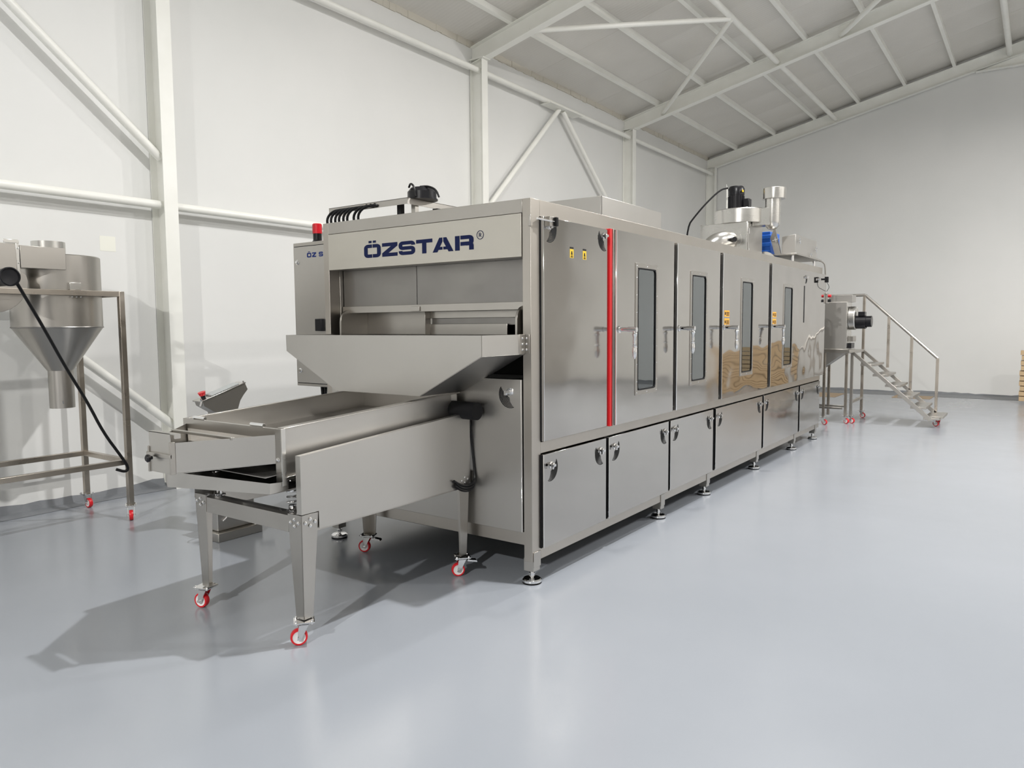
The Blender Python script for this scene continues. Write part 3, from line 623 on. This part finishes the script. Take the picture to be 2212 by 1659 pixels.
MB().lathe((-.150, 5.07, 2.87), [(.125, 0), (.127, .02), (.127, .115), (.12, .12), (.01, .12)], 28).build('stack_cap', M_ALU, ef)
MB().lathe((-.57, 4.849, 2.43), [(.135, 0), (.135, -.006), (.10, -.006)], 28, 'y').build('inlet_flange', M_ALU, ef)
MB().tube([(-.57, 4.85, 2.43), (-.585, 4.78, 2.43), (-.63, 4.70, 2.42), (-.70, 4.66, 2.38), (-.745, 4.64, 2.30), (-.755, 4.64, 2.196)], .095, 24, 2).build('inlet_elbow', M_ALU, ef)
vk = MB(); vk.cyl((-.50, 4.74, 2.42), (-.46, 4.70, 2.42), .028, seg=14); vk.build('valve_knob', M_BLACKP, ef)
b = MB(); b.prism([(-.725, 2.785), (-.655, 2.785), (-.725, 3.11)], 'y', 5.16, 5.163); b.build('guard_plate', M_PAINT, ef)
fm = root('fan_motor', (-.56, 5.1, 2.782), 'black finned electric motor standing upright on the fan housing', 'motor')
b = MB(); b.cyl((-.57, 5.05, 2.782), (-.57, 5.05, 2.95), .085, seg=24)
for k in range(20):
    t = 2*PI*k/20; b.cyl((-.57+.086*math.cos(t), 5.05+.086*math.sin(t), 2.80), (-.57+.086*math.cos(t), 5.05+.086*math.sin(t), 2.94), .006, seg=6)
b.build('motor_body', M_BLACKP, fm)
MB().lathe((-.57, 5.05, 2.95), [(.09, 0), (.092, .07), (.075, .10), (.02, .102)], 24).build('motor_cowl', M_BLACKP, fm)
MB().box(-.475, -.41, 5.0, 5.10, 2.80, 2.90).build('terminal_box', M_BLACKP, fm, .006)
MB().box(-.482, -.476, 4.98, 5.02, 2.975, 2.998).build('rating_label', M_YEL, fm)
o = MB().tube([(-.66, 5.02, 3.04), (-.72, 4.95, 3.02), (-.83, 4.80, 2.86), (-.93, 4.70, 2.70), (-.99, 4.66, 2.60), (-1.02, 4.66, 2.20)], .010, 8, 2).build('motor_cable', M_CABLE, loc=(-1.02, 4.66, 2.2)); tag(o, 'black cable looping from the fan motor down to the oven roof', 'cable')
# rear: blue gear drive, steel box with star knobs on a base plate
bd = root('blue_drive', (-.42, 6.15, 2.194), 'bright blue ribbed gear drive on the rear of the oven roof', 'gear drive')
b = MB(); b.box(-.50, -.345, 5.62, 6.0, 2.20, 2.585)
for k in range(4): b.box(-.51, -.335, 5.605, 5.62, 2.23+.09*k, 2.275+.09*k)
b.build('drive_body', M_BLUE, bd, .006)
MB().lathe((-.36, 5.45, 2.195), [(.14, 0), (.14, -.02), (.02, -.03)], 24, 'y').build('drive_guard', M_ALU, bd)
fb = root('rear_feed_box', (-.2, 6.3, 2.194), 'steel inlet box with star knobs on the rear end of the oven roof', 'feed box')
b = MB(); b.prism([(-.205, 2.305), (-.205, 2.508), (-.05, 2.530), (-.05, 2.305)], 'y', 5.60, 6.60); b.build('box_body', M_PANEL, fb, .003)
MB().sheet([(-.275, 5.575, 2.295), (-.205, 5.575, 2.295), (-.285, 5.575, 2.625), (-.335, 5.575, 2.50)], -.03).build('end_plate', M_STEEL, fb)
MB().box(-.40, -.01, 5.50, OL-.02, 2.285, 2.303).build('base_plate', M_STEEL, fb, .002)
for x, y in ((-.08, 5.60), (-.08, 6.60), (-.35, 5.6), (-.35, 6.60)): MB().cyl((x, y, 2.194), (x, y, 2.285), .018, seg=12).build('spacer', M_CHROME, fb)
for (x, y, z) in ((-.05, 5.72, 2.46), (-.05, 6.50, 2.42), (-.05, 6.25, 2.325)):
    b = MB(); b.cyl((x, y, z), (x+.03, y, z), .010, seg=8)
    for a in range(4): b.cyl((x+.02, y, z), (x+.02, y+.035*math.cos(a*PI/2+.4), z+.035*math.sin(a*PI/2+.4)), .007, seg=8)
    b.build('star_knob', M_CHROME, fb)
b = MB(); b.cyl((-.265, 5.575, 2.475), (-.265, 5.54, 2.475), .012, seg=8)
for a in range(4): b.cyl((-.265, 5.55, 2.475), (-.265+.035*math.cos(a*PI/2+.2), 5.55, 2.475+.035*math.sin(a*PI/2+.2)), .008, seg=8)
b.build('star_knob', M_CHROME, fb)

# ================================================================== VIBRATING FEEDER
vf = root('vibrating_feeder', (-.85, -.67, 0), 'stainless vibrating feeder trolley on red casters in front of the oven', 'feeder')
def V(name, mb, m=M_STEEL, par=vf, bev=.001): return mb.build(name, m, par, bev)
FX0, FX1, FY0, FY1 = -1.286, -.42, -1.285, -.045
for (cx, sx) in ((FX0, 1), (FX1, -1)):
    for (cy, sy) in ((FY0, 1), (FY1, -1)):
        b = MB(); zt = .625; zb_ = .122; tw, bw = .100, .056; ix = sx*.018; iy = sy*.012; t = .004
        b.hexa([(cx+ix, cy+iy, zb_), (cx+ix+sx*bw, cy+iy, zb_), (cx+ix+sx*bw, cy+iy+sy*t, zb_), (cx+ix, cy+iy+sy*t, zb_)], [(cx, cy, zt), (cx+sx*tw, cy, zt), (cx+sx*tw, cy+sy*t, zt), (cx, cy+sy*t, zt)])
        b.hexa([(cx+ix, cy+iy, zb_), (cx+ix, cy+iy+sy*bw, zb_), (cx+ix+sx*t, cy+iy+sy*bw, zb_), (cx+ix+sx*t, cy+iy, zb_)], [(cx, cy, zt), (cx, cy+sy*tw, zt), (cx+sx*t, cy+sy*tw, zt), (cx+sx*t, cy, zt)])
        b.box(cx+ix, cx+ix+sx*bw, cy+iy, cy+iy+sy*bw, zb_, zb_+.004)
        lg = V('leg', b, M_STEEL)
        dy = '-y' if sy > 0 else 'y'; dx = 'x' if sx < 0 else '-x'
        for (a, z) in ((.022, .588), (.050, .602), (.050, .570), (.078, .585)):
            inst('bolt', ME_BOLT, lg, (cx+sx*a, cy, z), RX[dy]); inst('bolt', ME_BOLT, lg, (cx, cy+sy*a, z), RX[dx])
for (x, y, rz, br) in ((-.452, -1.262, -2.23, False), (-1.262, -1.262, -2.85, False), (-.448, -.090, -2.3, True), (-1.262, -.080, -2.7, True)):
    caster(vf, x, y, rz, 0, br)
V('front_beam', MB().box(FX0+.10, FX1-.10, FY0+.003, FY0+.043, .535, .615)); V('rear_beam', MB().box(FX0+.10, FX1-.10, FY1-.043, FY1-.003, .535, .615))
V('side_beam', MB().box(FX0+.003, FX0+.043, FY0+.10, FY1-.10, .535, .615)); V('side_beam', MB().box(FX1-.046, FX1-.006, FY0+.04, FY1-.04, .535, .615))
V('front_beam_top', MB().box(FX0+.04, FX1-.04, FY0+.043, FY0+.10, .600, .606), M_DARKIN)
b = MB(); b.prism([(FY0-.001, .630), (FY0-.001, .905), (FY1+.003, .984), (FY1+.003, .546), (FY0+.10, .546), (FY0+.10, .630)], 'x', FX1+.001, FX1+.004)
b.prism([(FY0-.001, .630), (FY0-.001, .905), (FY0+.002, .905), (FY0+.002, .630)], 'x', FX1-.030, FX1+.001)
b.sheet([(FX1+.002, FY0, .902), (FX1+.002, FY1, .981), (FX1-.028, FY1, .981), (FX1-.028, FY0, .902)], .003)
V('side_panel', b, M_PANEL, bev=0)
b = MB(); b.prism([(FY0, .60), (FY0, .860), (FY1, .94), (FY1, .546), (FY0+.10, .546)], 'x', FX0-.003, FX0); V('side_panel', b, M_PANEL, bev=0)
# tray, rising slightly to the rear
SL = (1.098-1.030)/1.265
def zt(y, base=1.030): return base+SL*(y+1.31)
XL, XRt = -1.295, -.500; YA, YZ = -1.31, -.055
def strip(x0, x1, za, zb2, ya=YA, yb=YZ): return MB().hexa([(x0, ya, zt(ya, za)), (x1, ya, zt(ya, za)), (x1, yb, zt(yb, za)), (x0, yb, zt(yb, za))], [(x0, ya, zt(ya, zb2)), (x1, ya, zt(ya, zb2)), (x1, yb, zt(yb, zb2)), (x0, yb, zt(yb, zb2))])
tr_ = V('tray_wall', strip(XRt-.003, XRt, .80, 1.028, yb=-.11), M_PANEL, bev=0)
V('tray_wall', strip(XL, XL+.003, .80, 1.028), M_PANEL, bev=0)
V('tray_flange', strip(XRt-.040, XRt+.006, 1.026, 1.032, yb=-.035)); V('tray_flange', strip(XL-.006, XL+.020, 1.022, 1.028))
V('tray_back', MB().box(XL, XRt, -.060, -.056, .90, 1.09), M_PANEL)
V('tray_bottom', strip(XL+.003, XRt-.003, .905, .909), M_STEEL, bev=0)
V('tray_edge', strip(XRt, XRt+.020, .800, .806, yb=-.11)); V('tray_edge', strip(XRt, XRt+.012, .788, .793, yb=-.11))
V('under_screen', strip(XL+.02, XRt-.02, .815, .819, ya=-1.40), M_PERF, bev=0)
# front frame
b = MB(); b.box(XL-.004, XRt+.004, -1.326, -1.310, .978, 1.028); b.box(XRt-.040, XRt+.004, -1.326, -1.310, .775, .978); b.box(XL-.004, XL+.036, -1.326, -1.310, .80, .978)
V('front_frame', b, M_STEEL); V('front_frame_edge', MB().box(XRt+.004, XRt+.012, -1.330, -1.306, .765, 1.03), M_ALU)
inst('bolt', ME_BOLT, vf, (XRt-.02, -1.326, .885), RX['-y'], (1.3, 1.3, 1.3))
for x in (-1.16, -.68): V('clip_tube', MB().tube([(x-.05, -1.318, 1.036), (x+.05, -1.318, 1.036)], .009, 10), M_CHROME)
# discharge chute narrowing to a gated spout
def chute_side(xa, ya, xb, yb, zt0, zb0, zt1, zb1): return MB().sheet([(xa, ya, zb0), (xb, yb, zb1), (xb, yb, zt1), (xa, ya, zt0)], .003)
V('chute_side', chute_side(-.540, -1.326, -.820, -1.65, 1.000, .868, .981, .845), M_PANEL, bev=0)
V('chute_side', chute_side(-1.270, -1.326, -1.002, -1.65, 1.000, .868, .981, .840), M_PANEL, bev=0)
V('chute_bottom', MB().sheet([(-1.27, -1.326, .868), (-.54, -1.326, .868), (-.82, -1.65, .843), (-1.002, -1.65, .843)], .003), M_PANEL, bev=0)
V('chute_brace', MB().box(-1.16, -.66, -1.475, -1.455, .984, .996), M_STEEL)
b = MB(); b.box(-1.008, -.830, -1.668, -1.665, .838, 1.024); b.box(-1.008, -.79, -1.668, -1.640, 1.021, 1.025); b.box(-.797, -.790, -1.668, -1.64, 1.004, 1.021)
V('slide_gate', b, M_PANEL, bev=0)
b = MB(); b.box(-1.016, -1.004, -1.674, -1.650, .835, .955); b.box(-.836, -.822, -1.674, -1.650, .838, .985); b.box(-1.016, -.822, -1.680, -1.668, .912, .930); V('gate_guide', b, M_STEEL)
V('gate_knob', MB().lathe((-.965, -1.680, .905), [(.008, 0), (.008, -.012), (.017, -.014), (.019, -.024), (.012, -.03)], 10, 'y'), M_BLACKP)
# lower pan
A_, B_, C_ = (-.500, -1.395), (-1.150, -1.510), (-1.290, -1.440)
b = MB()
def wallp(p, q, z0, z1, z2, z3): b.sheet([(p[0], p[1], z0), (q[0], q[1], z2), (q[0], q[1], z3), (p[0], p[1], z1)], .003)
wallp(A_, B_, .738, .788, .715, .792); wallp(B_, C_, .715, .792, .722, .796)
b.sheet([(-.50, -1.395, .738), (-.50, -1.292, .744), (-.50, -1.292, .780), (-.50, -1.395, .788)], .003)
b.sheet([(-1.29, -1.44, .722), (-1.29, -.2, .78), (-1.29, -.2, .84), (-1.29, -1.44, .80)], .003)
b.add([(-.5, -1.395, .738), (-1.15, -1.51, .715), (-1.29, -1.44, .722), (-1.29, -.2, .78), (-.5, -.2, .78)], [(0, 1, 2, 3, 4)])
V('lower_pan', b, M_PANEL, bev=0)
# springs
for (x, y) in ((-.590, -1.195), (-1.21, -1.195), (-.590, -.14), (-1.21, -.14)):
    pts = [(x+.028*math.cos(t), y+.028*math.sin(t), .640+.0042*t) for t in [k*2*PI/14 for k in range(14*5+1)]]
    pts = [(x+.028*math.cos(k*2*PI/14), y+.028*math.sin(k*2*PI/14), .636+.026*k/14) for k in range(14*5+1)]
    sg_ = V('spring', MB().tube(pts, .0045, 6), M_CHROME, bev=0)
    V('spring_cup', MB().lathe((x, y, .606), [(.036, 0), (.036, .006), (.022, .008), (.022, .032)], 18), M_CHROME, bev=0)
    V('spring_post', MB().box(x-.02, x+.02, y-.02, y+.02, .772, .84), M_STEEL)
for (x, y) in ((-.66, -1.22), (-.635, -1.235), (-.55, -1.235), (-.53, -1.22), (-1.15, -1.22), (-1.17, -1.235), (-1.27, -1.23)): bolt(vf, (x, y, .606), 'z', .9)
V('drive_tube', MB().cyl((-1.05, -1.15, .665), (-1.05, -.3, .70), .020, seg=14), M_ALU, bev=0)
V('vibrator_motor', MB().cyl((-1.13, -.75, .70), (-.68, -.75, .70), .075, seg=22), M_BLACKP, bev=0)
V('rear_bumper', MB().cyl((-.60, -.09, 1.000), (-.320, -.09, 1.000), .052, seg=24), M_BLACK, bev=0)
V('rear_bracket', MB().box(-.53, -.43, -.10, -.06, .90, 1.05), M_BLACK)
for dz, dy in ((0, 0), (.014, .01), (.03, -.008)):
    V('cable_bundle', MB().tube([(-.405, -.20+dy, .57+dz), (-.400, -.15, .535+dz), (-.395, -.08, .52+dz), (-.390, -.03, .545+dz), (-.40, -.018, .62), (-.42, -.018, .80), (-.43, -.03, .95)], .008, 8, 2), M_CABLE, bev=0)

# ================================================================== CYCLONE on its stand
cs = root('cyclone_stand', (-3.78, -1.2, 0), 'square-tube stand on red casters carrying the cyclone separator', 'stand')
def T(name, mb, m=M_TUBE): return mb.build(name, m, cs, .002)
x0, x1, ya, yb, q = -4.14, -3.43, -2.25, -.535, .020
for (x, y) in ((x1, yb), (x0, yb), (x1, ya), (x0, ya)): T('leg', MB().box(x-q, x+q, y-q, y+q, .118, 1.775 if True else 0))
for z in (1.735, .440):
    for x in (x0, x1): T('rail', MB().box(x-q, x+q, ya+q, yb-q, z, z+.04))
    for y in (ya, yb): T('rail', MB().box(x0+q, x1-q, y-q, y+q, z, z+.04))
for (x, y, rz) in ((x1, yb, -.47), (x0, yb, .05), (x1, ya, .4), (x0, ya, 2)): caster(cs, x, y, rz)
cyc = root('cyclone_separator', (-3.76, -.89, .89), 'stainless cyclone separator with cone bottom held in the stand at the left edge', 'cyclone')
cx, cy = -3.76, -.85
MB().lathe((cx, cy, 0), [(.303, 1.505), (.303, 2.030), (.296, 2.036), (.05, 2.040)], 48).build('cylinder', M_STEEL, cyc)
MB().lathe((cx, cy, 0), [(.088, 1.178), (.303, 1.505)], 48, cap=False).build('cone', M_STEEL, cyc)
MB().lathe((cx, cy, 0), [(.086, .893), (.086, 1.180)], 30, cap=False).build('outlet_tube', M_STEEL, cyc)
MB().lathe((cx, cy, 0), [(.305, 1.500), (.307, 1.505), (.305, 1.510)], 48, cap=False).build('weld_seam', M_DARKIN, cyc)
MB().lathe((cx-.02, cy-.03, 0), [(.112, 2.036), (.112, 2.145), (.106, 2.145), (.106, 2.036)], 32, cap=False).build('top_collar', M_ALU, cyc)
MB().box(-3.462, -3.425, -.90, -.82, 1.777, 1.83).build('clamp_bracket', M_ALU, cyc, .002)
for k in range(3): bolt(cyc, (-3.43+.0, -.885+.03*k, 1.726), 'x', .7)
MB().tube([(cx+.09, cy-.03, .93), (cx+.10, cy-.04, .95)], .004, 6).build('clip', M_CHROME, cyc)
# duct and blower
bl = root('blower', (-3.5, -1.35, 1.60), 'stainless snail blower with black motor bolted to the cyclone inlet', 'blower')
MB().box(-3.59, -3.456, -1.20, -.905, 1.920, 2.075).build('inlet_duct', M_STEEL, bl, .002)
b = MB(); c2y, c2z, R_ = -1.385, 1.83, .225
pts = [(c2y+R_*math.cos(math.radians(a)), c2z+R_*math.sin(math.radians(a))) for a in range(25, -271, -12)]
pts = [(-1.21, 1.905), (c2y+R_*.96, 1.87)]+[(c2y+R_*math.cos(math.radians(a)), c2z+R_*math.sin(math.radians(a))) for a in range(0, -265, -12)]+[(c2y, 2.085), (-1.21, 2.080)]
b.prism(pts, 'x', -3.60, -3.456); b.build('volute', M_STEEL, bl, .002)
b = MB(); b.box(-3.62, -3.452, -1.225, -1.205, 1.84, 2.105); b.box(-3.456, -3.451, -1.30, -1.205, 2.085, 2.110); b.build('flange', M_ALU, bl, .002)
for z in (1.86, 1.95, 2.05): bolt(bl, (-3.452, -1.215, z), 'x', .6)
MB().cyl((-3.456, -1.40, 1.834), (-3.13, -1.40, 1.834), .057, seg=28).build('motor_tube', M_BLACKP, bl)
MB().lathe((-3.13, -1.40, 1.834), [(.062, 0), (.062, .018), (.055, .022), (.050, .010), (.01, .006)], 28, 'x').build('motor_cap', M_BLACKP, bl)
MB().box(-3.456, -3.4515, -1.52, -1.28, 1.70, 1.74).build('motor_foot', M_STEEL, bl)
o = MB().tube([(-3.14, -1.355, 1.80), (-3.25, -1.17, 1.52), (-3.32, -1.00, 1.21), (-3.34, -.86, .96), (-3.36, -.75, .72), (-3.375, -.62, .52), (-3.385, -.56, .42), (-3.40, -.575, .385), (-3.42, -.64, .415)], .011, 10, 2).build('power_cable', M_CABLE, loc=(-3.4, -.6, .42))
tag(o, 'thick black cable hanging from the blower motor to the stand rail', 'cable')

# ================================================================== control console between feeder and wall
cn = root('control_console', (-2.5, -.35, 0), 'small grey console with tilted control head standing behind the feeder', 'console')
poly = [(-.529, .979), (-.183, 1.087), (-.163, 1.042), (-.200, 1.003), (-.228, .965), (-.248, .910), (-.26, .82), (-.40, .78), (-.432, .896), (-.518, .949)]
MB().prism(poly, 'x', -2.50, -2.40).build('console_head', M_PANEL, cn, .003)
dv = Vector((0, .346, .108)).normalized(); nv = Vector((0, -.298, .955))
def onhead(s0, s1, h0, h1, xa, xb):
    B0 = Vector((0, -.529, .979)); q0 = B0+dv*s0; q1 = B0+dv*s1
    return MB().hexa([(xa, *(q0+nv*h0)[1:]), (xb, *(q0+nv*h0)[1:]), (xb, *(q1+nv*h0)[1:]), (xa, *(q1+nv*h0)[1:])], [(xa, *(q0+nv*h1)[1:]), (xb, *(q0+nv*h1)[1:]), (xb, *(q1+nv*h1)[1:]), (xa, *(q1+nv*h1)[1:])])
onhead(-.01, .365, .001, .010, -2.505, -2.395).build('head_lid', M_ALU, cn, .002)
onhead(.085, .32, .010, .020, -2.49, -2.41).build('keypad', M_SCREEN, cn, .003)
q = Vector((-2.45, -.529, .979))+dv*.045
MB().cyl(q+nv*.010, q+nv*.030, .016, seg=14).build('knob_stem', M_BLACKP, cn); MB().cyl(q+nv*.030, q+nv*.055, .020, .027, seg=16).build('emergency_knob', M_RED, cn)
for s in (-.005, .35):
    p_ = Vector((-2.40, -.529, .979))+dv*s; MB().cyl(p_+nv*.008, p_+nv*.026, .007, seg=8).build('toggle_catch', M_CHROME, cn)
MB().cyl((-2.40, -.545, .95), (-2.40, -.535, .985), .008, seg=8).build('toggle_catch', M_CHROME, cn)
MB().box(-2.48, -2.40, -.40, -.26, .40, .84).build('column', M_PANEL, cn, .003)
MB().box(-2.44, -2.32, -.50, -.20, .066, .42).build('base_cabinet', M_PANEL, cn, .006)
MB().box(-2.45, -2.27, -.53, -.17, .0, .065).build('skid', M_STEEL, cn, .006)
MB().cyl((-2.265, -.20, .09), (-2.20, -.12, .09), .014, seg=10).build('plug', M_BLACKP, cn)
MB().tube([(-2.312, -.50+.10*math.cos(t), .24+.11*math.sin(t)) for t in [k*PI/14-1.2 for k in range(20)]], .005, 8).build('white_cable', M_WHITEP, cn)

# ================================================================== stairs and machines beyond the oven
st_ = root('platform_stairs', (.6, 8.85, 0), 'stainless mobile stair unit with handrail on red casters beyond the oven', 'stairs')
def Z(name, mb, m=M_TUBE, par=st_): return mb.build(name, m, par, .002)
ya, yb, q = 8.42, 9.22, .019
xp, xb_, zp = .06, 1.12, 1.06
for y in (ya, yb):
    b = MB(); b.hexa([(xp, y-q, zp-.03), (xp, y+q, zp-.03), (xb_-.04, y+q, .10), (xb_-.04, y-q, .10)][::-1], [(xp, y-q, zp+.03), (xp, y+q, zp+.03), (xb_+.02, y+q, .12), (xb_+.02, y-q, .12)][::-1]); Z('stringer', b, M_STEEL)
    Z('platform_rail', MB().box(-1.2, xp, y-q, y+q, zp-.02, zp+.02), M_STEEL)
Z('post', MB().box(xp-q, xp+q, ya-q, ya+q, .118, zp-.02), M_STEEL); Z('post', MB().box(xp-q, xp+q, yb-q, yb+q, .118, 1.905))
Z('post', MB().box(-1.2-q, -1.2+q, ya-q, ya+q, .118, zp)); Z('post', MB().box(-1.2-q, -1.2+q, yb-q, yb+q, .118, zp))
Z('platform_deck', MB().box(-1.2, xp, ya+q, yb-q, zp, zp+.018), M_PANEL); Z('platform_edge', MB().box(xp-.02, xp+.02, ya+q, yb-q, zp-.02, zp+.02), M_STEEL)
for (x, z0, z1) in ((.415, .80, 1.585), (.735, .47, 1.275), (1.085, .14, .952)): Z('handrail_post', MB().box(x-q, x+q, yb-q, yb+q, z0, z1))
Z('handrail', MB().tube([(-1.0, yb, 1.920), (.07, yb, 1.920)], .021, 10), M_STEEL); Z('handrail', MB().tube([(.07, yb, 1.920), (1.085, yb, .955)], .021, 10), M_STEEL)
for k in range(6):
    x = .20+.165*k*1.02; z = .88-.148*k; 
    Z('tread', MB().box(x-.03, x+.17, ya+q+.002, yb-q-.002, z-.025, z+.006), M_STEEL)
for (x, y, rz) in ((xp, ya, -.4), (xp, yb, -.2), (xb_, ya+.30, -.3), (xb_, yb, -1.2), (-1.2, ya, 0), (-1.2, yb, 0)): caster(st_, x, y, rz, 0)
Z('bottom_step', MB().box(xb_-.08, xb_+.12, ya+.20, yb+.02, .118, .150), M_STEEL); Z('lower_cross_rail', MB().box(xp-q, xp+q, ya+q, yb-q, .30, .335))
# rear discharge box with blower
rb = root('rear_hopper_machine', (-.3, 8.0, 0), 'square grey steel box with side blower on a frame beside the stairs', 'hopper machine')
def R(name, mb, m=M_STEEL, par=rb): return mb.build(name, m, par, .002)
R('box_body', MB().box(-.62, .045, 8.02, 8.36, 1.115, 1.79), M_PANEL); R('box_top', MB().box(-.62, .10, 8.10, 8.36, 1.79, 1.895), M_PANEL)
R('side_plate', MB().box(.045, .052, 8.03, 8.35, 1.115, 1.79), M_ALU)
R('base_frame', MB().box(-.66, .10, 8.0, 8.38, 1.06, 1.113)); R('fan_volute', MB().lathe((.056, 8.22, 1.56), [(.17, 0), (.17, .075), (.16, .085), (.02, .09)], 30, 'x'), M_ALU)
R('fan_motor', MB().cyl((.145, 8.22, 1.50), (.27, 8.22, 1.50), .095, seg=20), M_BLACKP); R('motor_cowl', MB().cyl((.27, 8.22, 1.51), (.345, 8.22, 1.51), .080, seg=20), M_BLACKP)
R('terminal_box', MB().box(.17, .26, 8.16, 8.28, 1.59, 1.65), M_BLACKP); R('motor_foot', MB().box(.15, .27, 8.14, 8.30, 1.42, 1.45), M_BLACKP); R('rating_plate', MB().box(.19, .235, 8.139, 8.144, 1.465, 1.49), M_RED)
R('side_bracket', MB().box(.055, .12, 8.12, 8.34, 1.22, 1.30)); R('side_bracket_base', MB().box(.055, .10, 8.12, 8.34, 1.125, 1.20), M_BLACKP)
b = MB(); b.hexa([(-.62, 8.05, .72), (-.42, 8.05, .72), (-.42, 8.3, .72), (-.62, 8.3, .72)], [(-.62, 8.03, 1.06), (.03, 8.03, 1.06), (.03, 8.35, 1.06), (-.62, 8.35, 1.06)]); R('discharge_cone', b, M_PANEL)
for (x, y) in ((-.24, 8.04), (-.62, 8.04), (-.24, 8.34), (-.62, 8.34), (.0, 8.34)): R('leg', MB().box(x-.018, x+.018, y-.018, y+.018, .118, 1.06), M_TUBE)
for y in (8.04, 8.34): R('lower_rail', MB().box(-.602, .02, y-.015, y+.015, .24, .27), M_STEEL)
R('drive_motor', MB().cyl((-.45, 8.1, .62), (-.34, 8.1, .62), .06, seg=16), M_BLACKP); R('drive_motor', MB().cyl((-.46, 8.1, .40), (-.33, 8.1, .40), .06, seg=16), M_BLACKP)
for (x, y, rz) in ((-.24, 8.04, -.4), (-.62, 8.04, 0), (0, 8.34, -.5), (-.62, 8.34, .3)): caster(rb, x, y, rz)

# timber stack against the far wall
for k in range(10):
    z = .048+.093*k; dx = random.uniform(-.012, .012)+.004*(10-k)*-.2
    o = MB().box(2.045+dx, 3.75+dx, 12.85+.02*(k % 2), 13.10, z, z+.080).build('timber_board', M_WOOD, None, .003, loc=(2.9, 13, z))
    nm = 'bottom' if k == 0 else ('topmost' if k == 9 else ORD[k]+' from the bottom')
    tag(o, f'pale sawn timber board in the stack by the end wall, {nm}', 'board', 'stacked timber boards')
for x in (2.25, 2.9, 3.55): tag(MB().box(x-.05, x+.05, 12.86, 13.09, 0, .047).build('timber_bearer', M_WOOD, loc=(x, 13, 0)), 'short bearer under the timber stack, '+{2.25: 'left', 2.9: 'middle', 3.55: 'right'}[x], 'bearer', 'stack bearers')
for k, (a, c, d, e, t) in enumerate(((-2.6, -1.0, 12.4, 13.3, 'flat brown cardboard sheet on the floor behind the rear machine'), (-.05, .62, 12.9, 13.5, 'flat brown cardboard sheet on the floor seen through the stairs'))):
    tag(MB().box(a, c, d, e, .0005, .008).build('cardboard_sheet', M_CARD, loc=(a, d, .0005)), t, 'cardboard', 'cardboard sheets')
